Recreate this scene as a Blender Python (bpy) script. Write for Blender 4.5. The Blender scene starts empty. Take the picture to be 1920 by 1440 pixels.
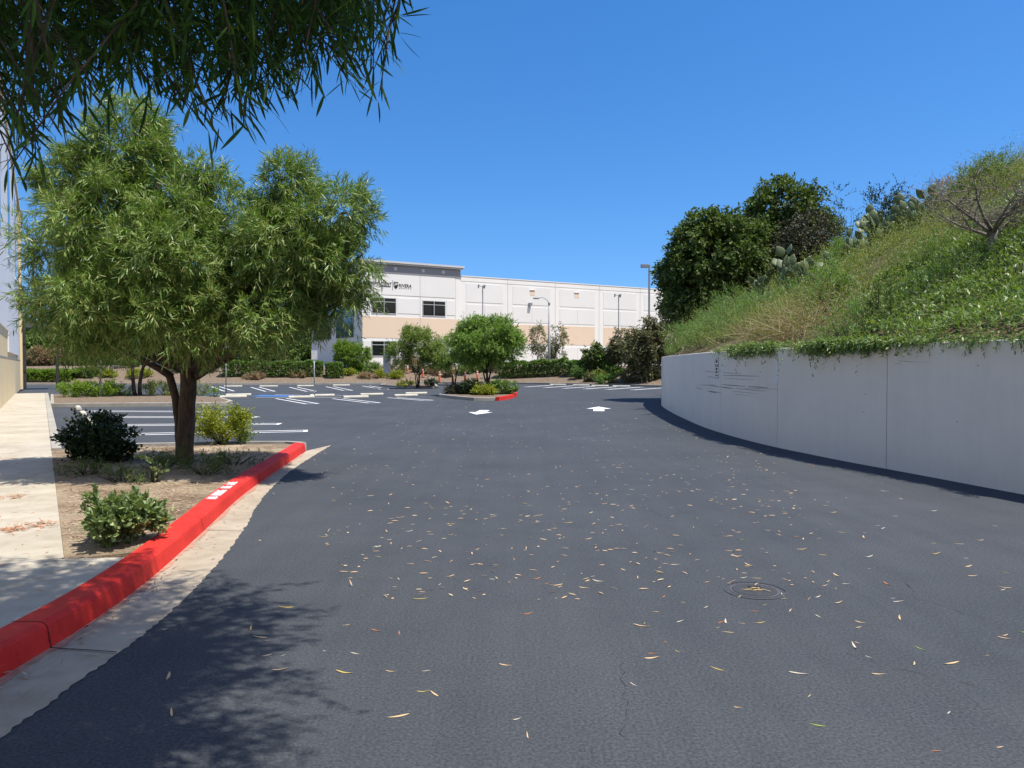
import bpy, math, random
import numpy as np
from mathutils import Vector, Matrix

# ------------------------------------------------------------------ camera, sky, sun, exposure
scene = bpy.context.scene
COL = scene.collection
FPX = 1442.0                      # focal length in pixels of the 1920 wide photograph
EYE = 1.6
HORIZON = 685.0
PITCH = math.atan((720 - HORIZON) / FPX)
SUN_X, SUN_Y = 0.35, -0.19        # horizontal offset towards the sun per metre of height

cd = bpy.data.cameras.new('camera')
cam = bpy.data.objects.new('camera', cd)
COL.objects.link(cam)
cam.location = (0, 0, EYE)
cam.rotation_euler = (math.radians(90) - PITCH, 0, 0)
cd.sensor_width = 36.0
cd.lens = 36.0 * FPX / 1920
cd.clip_start = 0.05
cd.clip_end = 3000
scene.camera = cam

elev = math.atan(1 / math.hypot(SUN_X, SUN_Y))
azim = math.atan2(SUN_X, SUN_Y)
world = bpy.data.worlds.new('World')
scene.world = world
world.use_nodes = True
wn = world.node_tree
sky = wn.nodes.new('ShaderNodeTexSky')
sky.sky_type = 'NISHITA'
sky.sun_disc = False
sky.sun_elevation = elev
sky.sun_rotation = azim
sky.altitude = 100
sky.air_density = 1.0
sky.dust_density = 0.35
sky.ozone_density = 3.2
tcw = wn.nodes.new('ShaderNodeTexCoord')
lift = wn.nodes.new('ShaderNodeVectorMath')
lift.operation = 'ADD'
lift.inputs[1].default_value = (0, 0, 0.12)      # clearer air towards the horizon
nrm = wn.nodes.new('ShaderNodeVectorMath')
nrm.operation = 'NORMALIZE'
wn.links.new(tcw.outputs['Generated'], lift.inputs[0])
wn.links.new(lift.outputs[0], nrm.inputs[0])
wn.links.new(nrm.outputs[0], sky.inputs[0])
hsv = wn.nodes.new('ShaderNodeHueSaturation')
hsv.inputs['Hue'].default_value = 0.504
hsv.inputs['Saturation'].default_value = 1.32
bg = wn.nodes['Background']
bg.inputs['Strength'].default_value = 0.145
wn.links.new(sky.outputs[0], hsv.inputs['Color'])
# whiter low sky added out of view, as fill light for the shaded wall
fill_sky = wn.nodes.new('ShaderNodeTexSky')
fill_sky.sky_type = 'NISHITA'
fill_sky.sun_disc = False
fill_sky.sun_elevation = elev
fill_sky.sun_rotation = azim
fill_sky.altitude = 0
fill_sky.air_density = 1.0
fill_sky.dust_density = 6.0
fill_sky.ozone_density = 1.0
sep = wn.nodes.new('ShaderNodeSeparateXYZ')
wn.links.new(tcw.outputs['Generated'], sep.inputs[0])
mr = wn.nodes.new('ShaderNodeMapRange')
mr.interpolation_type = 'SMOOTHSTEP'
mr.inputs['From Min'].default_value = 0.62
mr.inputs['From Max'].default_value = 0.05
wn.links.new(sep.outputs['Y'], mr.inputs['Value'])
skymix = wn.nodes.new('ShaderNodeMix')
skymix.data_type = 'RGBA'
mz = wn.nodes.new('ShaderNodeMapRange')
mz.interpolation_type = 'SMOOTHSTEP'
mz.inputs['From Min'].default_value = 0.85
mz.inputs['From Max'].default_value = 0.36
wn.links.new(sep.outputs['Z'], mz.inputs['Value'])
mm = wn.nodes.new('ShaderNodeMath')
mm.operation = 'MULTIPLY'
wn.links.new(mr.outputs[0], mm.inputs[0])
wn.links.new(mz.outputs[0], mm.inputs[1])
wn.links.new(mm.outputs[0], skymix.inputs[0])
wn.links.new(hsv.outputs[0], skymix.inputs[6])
wn.links.new(fill_sky.outputs[0], skymix.inputs[7])
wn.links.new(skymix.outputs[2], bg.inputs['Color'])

sd = bpy.data.lights.new('sun', 'SUN')
sd.energy = 4.7
sd.angle = math.radians(0.53)
sd.color = (1.0, 0.935, 0.83)
sun = bpy.data.objects.new('sun', sd)
COL.objects.link(sun)
sun.rotation_euler = Vector((-SUN_X, -SUN_Y, -1)).to_track_quat('-Z', 'Y').to_euler()
sun.location = (20, -2, 60)

scene.view_settings.view_transform = 'Standard'
scene.view_settings.look = 'None'
scene.view_settings.exposure = 0.46
scene.view_settings.gamma = 1.0
scene.cycles.max_bounces = 8
scene.cycles.transparent_max_bounces = 8
scene.cycles.use_adaptive_sampling = True

random.seed(7)
RNG = np.random.default_rng(11)

# ------------------------------------------------------------------ helpers
def ray(px, py):
    """world direction seen at a photograph pixel, scaled so that y = 1"""
    a = (px - 960) / FPX
    b = (720 - py) / FPX
    c, s = math.cos(PITCH), math.sin(PITCH)
    v = Vector((a, c + b * s, -s + b * c))
    return v / v.y

def at(px, py, z=0.0):
    """where the line of sight meets a level plane"""
    r = ray(px, py)
    k = (z - EYE) / r.z
    return Vector((r.x * k, k, z))

def atd(px, py, d):
    r = ray(px, py)
    return Vector((r.x * d, d, EYE + r.z * d))

def tag(o, label=None, cat=None, group=None, kind=None):
    if label: o['label'] = label
    if cat: o['category'] = cat
    if group: o['group'] = group
    if kind: o['kind'] = kind
    return o

def empty(name, loc, label, cat, group=None, rz=0.0):
    o = bpy.data.objects.new(name, None)
    o.location = loc
    o.rotation_euler = (0, 0, rz)
    o.empty_display_size = 0.2
    COL.objects.link(o)
    return tag(o, label, cat, group)

def link_mesh(name, me, parent=None):
    o = bpy.data.objects.new(name, me)
    COL.objects.link(o)
    if parent is not None:
        o.parent = parent
    return o

class MB:
    """collects shapes into one mesh"""
    def __init__(self):
        self.v, self.f = [], []
    def add(self, vs, fs):
        n = len(self.v)
        self.v += [tuple(p) for p in vs]
        self.f += [tuple(i + n for i in f) for f in fs]
    def box(self, x0, x1, y0, y1, z0, z1, M=None):
        vs = [Vector(p) for p in ((x0, y0, z0), (x1, y0, z0), (x1, y1, z0), (x0, y1, z0), (x0, y0, z1), (x1, y0, z1), (x1, y1, z1), (x0, y1, z1))]
        if M is not None: vs = [M @ p for p in vs]
        self.add(vs, [(0, 3, 2, 1), (4, 5, 6, 7), (0, 1, 5, 4), (1, 2, 6, 5), (2, 3, 7, 6), (3, 0, 4, 7)])
    def prism(self, poly, z0, z1, M=None):
        n = len(poly)
        vs = [Vector((p[0], p[1], z0)) for p in poly] + [Vector((p[0], p[1], z1)) for p in poly]
        if M is not None: vs = [M @ p for p in vs]
        self.add(vs, [tuple(range(n - 1, -1, -1)), tuple(range(n, 2 * n))] + [(i, (i + 1) % n, n + (i + 1) % n, n + i) for i in range(n)])
    def sheet(self, poly, z):
        n = len(poly)
        self.add([(p[0], p[1], z) for p in poly], [tuple(range(n))])
    def tube(self, pts, rad, sides=8, cap=True):
        pts = [Vector(p) for p in pts]
        if not hasattr(rad, '__len__'): rad = [rad] * len(pts)
        rings = []
        up = None
        for i, p in enumerate(pts):
            t = (pts[min(i + 1, len(pts) - 1)] - pts[max(i - 1, 0)]).normalized()
            if up is None:
                up = Vector((1, 0, 0)) if abs(t.x) < 0.8 else Vector((0, 1, 0))
            a = (up - t * up.dot(t)).normalized()
            up = a
            b = t.cross(a)
            rings.append([p + (a * math.cos(2 * math.pi * k / sides) + b * math.sin(2 * math.pi * k / sides)) * rad[i] for k in range(sides)])
        vs = [q for r in rings for q in r]
        fs = []
        for i in range(len(pts) - 1):
            for k in range(sides):
                a0, a1 = i * sides + k, i * sides + (k + 1) % sides
                fs.append((a0, a1, a1 + sides, a0 + sides))
        if cap:
            fs.append(tuple(range(sides - 1, -1, -1)))
            m = (len(pts) - 1) * sides
            fs.append(tuple(range(m, m + sides)))
        self.add(vs, fs)
    def sweep(self, line, profile, closed_profile=True):
        """profile (offset to the right of travel, height) swept along a level polyline"""
        line = [Vector((p[0], p[1], 0)) for p in line]
        n, m = len(line), len(profile)
        vs = []
        for i, p in enumerate(line):
            t = (line[min(i + 1, n - 1)] - line[max(i - 1, 0)]).normalized()
            r = Vector((t.y, -t.x, 0))
            vs += [p + r * a + Vector((0, 0, h)) for a, h in profile]
        fs = []
        for i in range(n - 1):
            for k in range(m if closed_profile else m - 1):
                k2 = (k + 1) % m
                fs.append((i * m + k, (i + 1) * m + k, (i + 1) * m + k2, i * m + k2))
        if closed_profile:
            fs.append(tuple(range(m)))
            fs.append(tuple(range(n * m - 1, (n - 1) * m - 1, -1)))
        self.add(vs, fs)
    def build(self, name, mat, parent=None, smooth=False, bevel=0.0):
        me = bpy.data.meshes.new(name)
        me.from_pydata(self.v, [], self.f)
        me.materials.append(mat)
        me.update()
        if smooth:
            me.polygons.foreach_set('use_smooth', [True] * len(me.polygons))
        o = link_mesh(name, me, parent)
        if bevel:
            b = o.modifiers.new('bevel', 'BEVEL')
            b.width = bevel
            b.segments = 2
            b.limit_method = 'ANGLE'
            b.angle_limit = math.radians(40)
        return o

def text_mesh(body, size, bold=0.0, shear=0.0, squeeze=1.0):
    cu = bpy.data.curves.new('lettering', 'FONT')
    cu.body = body
    cu.size = size
    cu.align_x = 'CENTER'
    cu.align_y = 'CENTER'
    cu.extrude = 0.004
    cu.offset = bold
    cu.shear = shear
    cu.resolution_u = 2
    o = bpy.data.objects.new('lettering', cu)
    COL.objects.link(o)
    dg = bpy.context.evaluated_depsgraph_get()
    me = bpy.data.meshes.new_from_object(o.evaluated_get(dg))
    bpy.data.objects.remove(o)
    if squeeze != 1.0:
        for v in me.vertices: v.co.x *= squeeze
    return me

def place_text(body, size, origin, xdir, ydir, mat, parent, name='lettering', **kw):
    me = text_mesh(body, size, **kw)
    x = Vector(xdir).normalized(); y = Vector(ydir).normalized(); z = x.cross(y)
    M = Matrix(((x.x, y.x, z.x, origin[0]), (x.y, y.y, z.y, origin[1]), (x.z, y.z, z.z, origin[2]), (0, 0, 0, 1)))
    me.transform(M)
    me.materials.clear()
    me.materials.append(mat)
    return link_mesh(name, me, parent)

def catmull(pts, per=6):
    pts = [Vector(p) for p in pts]
    out = []
    for i in range(len(pts) - 1):
        p0, p1, p2, p3 = pts[max(i - 1, 0)], pts[i], pts[i + 1], pts[min(i + 2, len(pts) - 1)]
        for k in range(per):
            t = k / per
            out.append(0.5 * ((2 * p1) + (p2 - p0) * t + (2 * p0 - 5 * p1 + 4 * p2 - p3) * t * t + (3 * p1 - p0 - 3 * p2 + p3) * t ** 3))
    out.append(pts[-1])
    return out

# ------------------------------------------------------------------ materials
def new_mat(name):
    m = bpy.data.materials.new(name)
    m.use_nodes = True
    nt = m.node_tree
    b = nt.nodes['Principled BSDF']
    return m, nt, b

def coords(nt, kind='Object'):
    return nt.nodes.new('ShaderNodeTexCoord').outputs[kind]

def noise(nt, vec, scale, detail=4.0, rough=0.55):
    n = nt.nodes.new('ShaderNodeTexNoise')
    n.inputs['Scale'].default_value = scale
    n.inputs['Detail'].default_value = detail
    n.inputs['Roughness'].default_value = rough
    nt.links.new(vec, n.inputs['Vector'])
    return n.outputs['Fac']

def ramp(nt, fac, stops):
    r = nt.nodes.new('ShaderNodeValToRGB')
    el = r.color_ramp.elements
    while len(el) < len(stops): el.new(0.5)
    for e, (p, c) in zip(el, stops):
        e.position = p
        e.color = (c[0], c[1], c[2], 1)
    nt.links.new(fac, r.inputs['Fac'])
    return r.outputs['Color']

def mixc(nt, fac, a, b, mode='MIX'):
    m = nt.nodes.new('ShaderNodeMix')
    m.data_type = 'RGBA'
    m.blend_type = mode
    for s, v in ((m.inputs[0], fac), (m.inputs[6], a), (m.inputs[7], b)):
        if isinstance(v, (int, float)): s.default_value = v
        elif isinstance(v, tuple): s.default_value = (v[0], v[1], v[2], 1)
        else: nt.links.new(v, s)
    return m.outputs[2]

def bump(nt, b, height, strength, dist):
    n = nt.nodes.new('ShaderNodeBump')
    n.inputs['Strength'].default_value = strength
    n.inputs['Distance'].default_value = dist
    nt.links.new(height, n.inputs['Height'])
    nt.links.new(n.outputs[0], b.inputs['Normal'])

def rough_mat(name, c1, c2, scale=3.0, rough=0.8, fine=60.0, bstr=0.25, bdist=0.004, spec=0.3, metal=0.0, detail=5.0):
    m, nt, b = new_mat(name)
    v = coords(nt)
    big = noise(nt, v, scale, detail)
    col = ramp(nt, big, [(0.3, c1), (0.7, c2)])
    nt.links.new(col, b.inputs['Base Color'])
    b.inputs['Roughness'].default_value = rough
    b.inputs['Specular IOR Level'].default_value = spec
    b.inputs['Metallic'].default_value = metal
    if bstr:
        bump(nt, b, noise(nt, v, fine, 3), bstr, bdist)
    return m

def leaf_mat(name, cols, trans=0.3, rough=0.45, spec=0.35, tcol=None):
    rough = max(rough, 0.36) + 0.06; spec = min(spec, 0.45) * 0.9
    m, nt, b = new_mat(name)
    g = nt.nodes.new('ShaderNodeNewGeometry')
    n = len(cols)
    col = ramp(nt, g.outputs['Random Per Island'], [(i / (n - 1), c) for i, c in enumerate(cols)])
    nt.links.new(col, b.inputs['Base Color'])
    b.inputs['Roughness'].default_value = rough
    b.inputs['Specular IOR Level'].default_value = spec
    t = nt.nodes.new('ShaderNodeBsdfTranslucent')
    tc = mixc(nt, 1.0, col, tcol or (1.5, 1.6, 0.5), 'MULTIPLY')
    nt.links.new(tc, t.inputs['Color'])
    mx = nt.nodes.new('ShaderNodeMixShader')
    mx.inputs[0].default_value = trans
    nt.links.new(b.outputs[0], mx.inputs[1])
    nt.links.new(t.outputs[0], mx.inputs[2])
    nt.links.new(mx.outputs[0], nt.nodes['Material Output'].inputs['Surface'])
    return m

def asphalt_mat():
    m, nt, b = new_mat('asphalt')
    v = coords(nt)
    big = noise(nt, v, 0.35, 5)
    fine = noise(nt, v, 62, 4, 0.7)
    grit = noise(nt, v, 260, 2, 0.6)
    c = ramp(nt, big, [(0.3, (0.055, 0.062, 0.071)), (0.7, (0.070, 0.077, 0.087))])
    c = mixc(nt, 0.9, c, ramp(nt, fine, [(0.3, (0.5, 0.5, 0.51)), (0.5, (1, 1, 1)), (0.68, (1.5, 1.5, 1.5))]), 'MULTIPLY')
    c = mixc(nt, 0.5, c, ramp(nt, noise(nt, v, 1.6, 6, 0.65), [(0.36, (0.86, 0.87, 0.9)), (0.5, (1, 1, 1)), (0.66, (1.08, 1.07, 1.05))]), 'MULTIPLY')
    # faint tyre sweeps and scuffs
    mp = nt.nodes.new('ShaderNodeMapping')
    mp.inputs['Scale'].default_value = (2.2, 0.12, 1)
    mp.inputs['Rotation'].default_value = (0, 0, 0.25)
    nt.links.new(v, mp.inputs['Vector'])
    sw = noise(nt, mp.outputs[0], 1.6, 3)
    c = mixc(nt, 0.5, c, ramp(nt, sw, [(0.42, (1, 1, 1)), (0.62, (0.86, 0.86, 0.87)), (0.75, (1.06, 1.06, 1.06))]), 'MULTIPLY')
    nt.links.new(c, b.inputs['Base Color'])
    b.inputs['Roughness'].default_value = 0.82
    b.inputs['Specular IOR Level'].default_value = 0.14
    ad = nt.nodes.new('ShaderNodeMath'); ad.operation = 'ADD'
    nt.links.new(fine, ad.inputs[0]); nt.links.new(grit, ad.inputs[1])
    bump(nt, b, ad.outputs[0], 0.55, 0.0045)
    return m

def concrete_mat(name, c1, c2, stain=(0.7, 0.66, 0.6), scale=0.9):
    m, nt, b = new_mat(name)
    v = coords(nt)
    c = ramp(nt, noise(nt, v, scale, 6), [(0.32, c1), (0.68, c2)])
    c = mixc(nt, 0.45, c, ramp(nt, noise(nt, v, 4.5, 6, 0.7), [(0.38, stain), (0.56, (1, 1, 1))]), 'MULTIPLY')
    c = mixc(nt, 0.3, c, ramp(nt, noise(nt, v, 140, 2), [(0.3, (0.75, 0.75, 0.75)), (0.7, (1.15, 1.15, 1.15))]), 'MULTIPLY')
    nt.links.new(c, b.inputs['Base Color'])
    b.inputs['Roughness'].default_value = 0.85
    b.inputs['Specular IOR Level'].default_value = 0.25
    bump(nt, b, noise(nt, v, 120, 3), 0.3, 0.003)
    return m

def bark_mat(name, c1, c2, scale=9):
    m, nt, b = new_mat(name)
    v = coords(nt)
    mp = nt.nodes.new('ShaderNodeMapping')
    mp.inputs['Scale'].default_value = (1, 1, 0.22)
    nt.links.new(v, mp.inputs['Vector'])
    n = noise(nt, mp.outputs[0], scale * 3, 6, 0.7)
    nt.links.new(ramp(nt, n, [(0.35, c1), (0.65, c2)]), b.inputs['Base Color'])
    b.inputs['Roughness'].default_value = 0.9
    bump(nt, b, n, 0.9, 0.03)
    return m

def soil_mat():
    m, nt, b = new_mat('soil')
    v = coords(nt)
    c = ramp(nt, noise(nt, v, 1.3, 6), [(0.3, (0.17, 0.12, 0.08)), (0.5, (0.30, 0.235, 0.165)), (0.7, (0.43, 0.355, 0.26))])
    chips = noise(nt, v, 38, 4, 0.7)
    c = mixc(nt, 0.75, c, ramp(nt, chips, [(0.32, (0.45, 0.4, 0.36)), (0.5, (1, 1, 1)), (0.72, (1.35, 1.3, 1.22))]), 'MULTIPLY')
    nt.links.new(c, b.inputs['Base Color'])
    b.inputs['Roughness'].default_value = 0.95
    b.inputs['Specular IOR Level'].default_value = 0.145
    bump(nt, b, chips, 0.8, 0.03)
    return m

M = {}
M['asphalt'] = asphalt_mat()
M['concrete'] = concrete_mat('pavement_concrete', (0.40, 0.36, 0.285), (0.50, 0.46, 0.38))
M['gutter'] = concrete_mat('gutter_concrete', (0.36, 0.31, 0.235), (0.45, 0.39, 0.305), scale=1.6)
M['kerb_grey'] = concrete_mat('kerb_concrete', (0.31, 0.295, 0.26), (0.41, 0.39, 0.35))
M['soil'] = soil_mat()
M['earth'] = rough_mat('dry_earth', (0.10, 0.085, 0.05), (0.17, 0.14, 0.09), 0.8, 0.95, 25, 0.6, 0.03, 0.1)
M['mulch'] = rough_mat('bark_mulch', (0.12, 0.09, 0.065), (0.25, 0.195, 0.145), 6.0, 0.95, 40, 0.8, 0.03, 0.1)
M['white_paint'] = rough_mat('white_road_paint', (0.74, 0.74, 0.76), (0.84, 0.84, 0.85), 12, 0.7, 140, 0.25, 0.002)
M['stop_white'] = rough_mat('wheel_stop_paint', (0.46, 0.44, 0.37), (0.60, 0.575, 0.50), 5, 0.8, 70, 0.25, 0.003)
M['blue_paint'] = rough_mat('blue_road_paint', (0.04, 0.12, 0.32), (0.055, 0.15, 0.38), 6, 0.7, 100, 0.2, 0.002)
M['red_paint'] = None
def red_mat(name, chip):
    m, nt, b = new_mat(name)
    v = coords(nt)
    c = ramp(nt, noise(nt, v, 2.2, 5), [(0.3, (0.54, 0.024, 0.018)), (0.7, (0.68, 0.038, 0.027))])
    c = mixc(nt, 0.5, c, ramp(nt, noise(nt, v, 16, 6, 0.7), [(0.33, (0.72, 0.7, 0.7)), (0.5, (1, 1, 1))]), 'MULTIPLY')
    nt.links.new(c, b.inputs['Base Color'])
    c = mixc(nt, ramp(nt, noise(nt, v, 26, 6, 0.75), [(0.655, (0, 0, 0)), (0.70, (0.75, 0.75, 0.75))]), c, (0.42, 0.30, 0.25))
    nt.links.new(c, b.inputs['Base Color'])
    b.inputs['Roughness'].default_value = 0.7
    b.inputs['Specular IOR Level'].default_value = 0.25
    bump(nt, b, noise(nt, v, 70, 4), 0.6, 0.005)
    return m
M['red_paint'] = red_mat('red_kerb_paint', 0.2)
M['wall_paint'] = None
def wall_mat():
    m, nt, b = new_mat('painted_concrete_wall')
    v = coords(nt)
    c = ramp(nt, noise(nt, v, 0.5, 5), [(0.3, (0.86, 0.79, 0.67)), (0.7, (0.91, 0.84, 0.72))])
    mp = nt.nodes.new('ShaderNodeMapping')
    mp.inputs['Scale'].default_value = (3.5, 3.5, 0.25)
    nt.links.new(v, mp.inputs['Vector'])
    c = mixc(nt, 0.22, c, ramp(nt, noise(nt, v, 1.3, 6, 0.7), [(0.36, (0.84, 0.84, 0.82)), (0.55, (1, 1, 1))]), 'MULTIPLY')
    c = mixc(nt, 0.12, c, ramp(nt, noise(nt, mp.outputs[0], 2.0, 5, 0.65), [(0.36, (0.78, 0.78, 0.77)), (0.55, (1, 1, 1))]), 'MULTIPLY')
    nt.links.new(c, b.inputs['Base Color'])
    b.inputs['Roughness'].default_value = 0.7
    b.inputs['Specular IOR Level'].default_value = 0.3
    bump(nt, b, noise(nt, v, 30, 4), 0.12, 0.004)
    return m
M['wall_paint'] = wall_mat()
M['wall_white'] = rough_mat('white_wall_paint', (0.80, 0.785, 0.755), (0.85, 0.835, 0.805), 0.3, 0.75, 20, 0.08, 0.005)
M['wall_panel'] = rough_mat('grey_white_wall_paint', (0.755, 0.745, 0.725), (0.80, 0.79, 0.77), 0.3, 0.75, 20, 0.08, 0.005)
M['wall_beige'] = rough_mat('beige_wall_paint', (0.74, 0.585, 0.44), (0.80, 0.64, 0.49), 0.3, 0.75, 20, 0.08, 0.005)
M['fascia_grey'] = rough_mat('grey_fascia_paint', (0.25, 0.25, 0.27), (0.31, 0.31, 0.33), 0.3, 0.75, 20, 0.08, 0.005)
M['cornice_grey'] = rough_mat('pale_grey_cornice_paint', (0.52, 0.53, 0.54), (0.6, 0.61, 0.62), 0.3, 0.75, 20, 0.08, 0.005)
M['joint'] = rough_mat('joint_shadow_grey', (0.30, 0.30, 0.31), (0.38, 0.38, 0.39), 2, 0.9, 20, 0.1)
M['wall_cream'] = rough_mat('cream_wall_paint', (0.66, 0.54, 0.33), (0.75, 0.63, 0.41), 0.35, 0.8, 25, 0.12, 0.005)
M['wall_pale'] = rough_mat('pale_blue_grey_wall_paint', (0.66, 0.69, 0.73), (0.73, 0.76, 0.80), 0.35, 0.8, 25, 0.1, 0.005)
def glass_mat(name, c, rough=0.05):
    m, nt, b = new_mat(name)
    v = coords(nt)
    nt.links.new(ramp(nt, noise(nt, v, 0.8, 3), [(0.3, c), (0.7, tuple(x * 1.6 for x in c))]), b.inputs['Base Color'])
    b.inputs['Roughness'].default_value = rough
    b.inputs['Specular IOR Level'].default_value = 0.6
    return m
M['glass'] = glass_mat('dark_glass', (0.006, 0.009, 0.011))
M['glass_blue'] = glass_mat('blue_glass', (0.02, 0.05, 0.07))
M['frame_metal'] = rough_mat('window_frame_metal', (0.42, 0.43, 0.45), (0.5, 0.51, 0.53), 3, 0.4, 50, 0.05)
M['galv'] = rough_mat('galvanised_steel', (0.38, 0.40, 0.42), (0.50, 0.52, 0.54), 8, 0.45, 60, 0.1, 0.002, 0.5, 0.6)
M['lamp_grey'] = rough_mat('grey_lamp_paint', (0.22, 0.24, 0.27), (0.28, 0.30, 0.33), 5, 0.5, 60, 0.08)
M['lamp_concrete'] = rough_mat('pole_concrete', (0.36, 0.36, 0.35), (0.46, 0.46, 0.45), 8, 0.8, 60, 0.2)
M['dark_metal'] = rough_mat('dark_bronze_metal', (0.035, 0.033, 0.032), (0.05, 0.047, 0.045), 5, 0.5, 60, 0.1)
M['canopy'] = rough_mat('canopy_paint', (0.06, 0.065, 0.075), (0.09, 0.095, 0.105), 3, 0.6, 40, 0.1)
M['iron'] = rough_mat('cast_iron', (0.075, 0.077, 0.082), (0.10, 0.102, 0.11), 20, 0.6, 90, 0.4, 0.003, 0.5)
M['crack'] = rough_mat('crack_dark', (0.012, 0.012, 0.014), (0.02, 0.02, 0.023), 20, 0.95, 60, 0.1)
M['orange'] = rough_mat('orange_plastic', (0.85, 0.13, 0.03), (0.92, 0.17, 0.04), 4, 0.5, 60, 0.05)
M['black'] = rough_mat('black_paint', (0.012, 0.012, 0.013), (0.02, 0.02, 0.021), 4, 0.5, 60, 0.05)
M['sign_white'] = rough_mat('white_sign_face', (0.84, 0.82, 0.76), (0.88, 0.86, 0.80), 4, 0.5, 60, 0.05)
M['sign_grey'] = rough_mat('grey_sign_back', (0.40, 0.41, 0.43), (0.48, 0.49, 0.51), 4, 0.45, 60, 0.05)
M['sign_red'] = rough_mat('red_sign_band', (0.45, 0.03, 0.05), (0.5, 0.04, 0.06), 4, 0.5, 60, 0.05)
M['patch'] = rough_mat('pale_blue_paint_patch', (0.80, 0.78, 0.72), (0.86, 0.84, 0.78), 6, 0.7, 60, 0.1)
M['scratch'] = rough_mat('scrape_dark', (0.08, 0.08, 0.085), (0.2, 0.2, 0.2), 30, 0.9, 60, 0.1)
M['street'] = rough_mat('pale_street', (0.30, 0.30, 0.30), (0.38, 0.38, 0.38), 0.5, 0.9, 40, 0.1)
M['bark'] = bark_mat('willow_bark', (0.035, 0.024, 0.018), (0.13, 0.085, 0.06))
M['bark_grey'] = bark_mat('grey_bark', (0.11, 0.09, 0.075), (0.32, 0.29, 0.25))
M['bark_dark'] = bark_mat('dark_bark', (0.025, 0.02, 0.016), (0.07, 0.055, 0.042))

L = {}
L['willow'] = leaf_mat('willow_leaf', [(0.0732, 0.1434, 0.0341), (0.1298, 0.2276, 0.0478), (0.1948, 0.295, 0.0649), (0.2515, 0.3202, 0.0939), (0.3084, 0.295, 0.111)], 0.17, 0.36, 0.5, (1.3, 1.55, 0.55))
L['willow_backlit'] = leaf_mat('backlit_willow_leaf', [(0.0194, 0.0536, 0.0143), (0.0315, 0.0803, 0.0174), (0.0436, 0.1071, 0.0204), (0.0848, 0.1473, 0.0204)], 0.24, 0.5, 0.2)  # same willow leaf, its colour darkened to stand for the backlit underside
L['island'] = leaf_mat('island_tree_leaf', [(0.1036, 0.1907, 0.0448), (0.1684, 0.2804, 0.0583), (0.2461, 0.3476, 0.0762)], 0.28, 0.5)
L['island_light'] = leaf_mat('light_island_leaf', [(0.111, 0.1786, 0.0404), (0.1708, 0.2407, 0.0528), (0.2391, 0.2794, 0.0776)], 0.3, 0.5)
L['dark'] = leaf_mat('dark_oak_leaf', [(0.045, 0.0827, 0.0239), (0.0729, 0.1241, 0.0318), (0.1127, 0.1671, 0.045), (0.1525, 0.1671, 0.0663)], 0.18, 0.58, 0.2)
L['olive'] = leaf_mat('olive_leaf', [(0.073, 0.0909, 0.0391), (0.1129, 0.1257, 0.0559), (0.1593, 0.1607, 0.0769), (0.1858, 0.1468, 0.0838)], 0.2, 0.5)
L['greyleaf'] = leaf_mat('grey_green_leaf', [(0.1105, 0.1235, 0.065), (0.169, 0.1755, 0.0975), (0.221, 0.195, 0.117)], 0.2, 0.5)
L['purple'] = leaf_mat('purple_grey_leaf', [(0.045, 0.042, 0.032), (0.075, 0.065, 0.05), (0.07, 0.085, 0.04)], 0.12, 0.5)
L['hedge'] = leaf_mat('hedge_leaf', [(0.0653, 0.1307, 0.0277), (0.1199, 0.2079, 0.0436), (0.196, 0.297, 0.0594)], 0.2, 0.4, 0.5)
L['bright'] = leaf_mat('bright_leaf', [(0.10, 0.19, 0.02), (0.15, 0.25, 0.03), (0.20, 0.28, 0.045)], 0.3, 0.45)
L['yellow'] = leaf_mat('yellow_green_leaf', [(0.1386, 0.1938, 0.0205), (0.2345, 0.2736, 0.0308), (0.3411, 0.3306, 0.041)], 0.3, 0.45)
L['shrub'] = leaf_mat('round_shrub_leaf', [(0.117, 0.1807, 0.0703), (0.195, 0.2668, 0.1104), (0.2925, 0.3441, 0.1506)], 0.2, 0.32, 0.5)
L['shade'] = leaf_mat('dark_shrub_leaf', [(0.0192, 0.0352, 0.016), (0.032, 0.0576, 0.0224), (0.0544, 0.0832, 0.0288)], 0.1, 0.4, 0.3)
L['cover'] = leaf_mat('ground_cover_leaf', [(0.0906, 0.1638, 0.0469), (0.1388, 0.2258, 0.067), (0.1921, 0.2766, 0.0871), (0.2562, 0.2935, 0.1139)], 0.28, 0.3, 0.55)
L['brush'] = leaf_mat('brush_leaf', [(0.0985, 0.1527, 0.0383), (0.1564, 0.2138, 0.0574), (0.2201, 0.2503, 0.0766), (0.3013, 0.2809, 0.1276)], 0.3, 0.5)
L['feather'] = leaf_mat('feathery_leaf', [(0.0862, 0.1796, 0.0604), (0.138, 0.2444, 0.0747), (0.1898, 0.2731, 0.0791)], 0.3, 0.5)
L['straw'] = leaf_mat('straw', [(0.22, 0.16, 0.09), (0.33, 0.26, 0.15), (0.44, 0.38, 0.24)], 0.2, 0.6)
L['dry'] = leaf_mat('dry_brush_leaf', [(0.22, 0.1375, 0.0935), (0.319, 0.209, 0.143), (0.264, 0.242, 0.132)], 0.2, 0.6)
L['grass'] = leaf_mat('lawn_blade', [(0.06, 0.16, 0.015), (0.10, 0.22, 0.02)], 0.3, 0.5)
L['litter_tan'] = leaf_mat('tan_dry_leaf', [(0.60, 0.36, 0.18), (0.68, 0.47, 0.26), (0.74, 0.58, 0.36)], 0.15, 0.5, 0.3, (1.2, 1.1, 0.8))
L['litter_yellow'] = leaf_mat('yellow_dry_leaf', [(0.60, 0.44, 0.11), (0.70, 0.54, 0.16)], 0.2, 0.5, 0.3, (1.2, 1.1, 0.6))
L['litter_green'] = leaf_mat('green_fallen_leaf', [(0.26, 0.36, 0.07), (0.34, 0.42, 0.10)], 0.2, 0.5)
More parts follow.
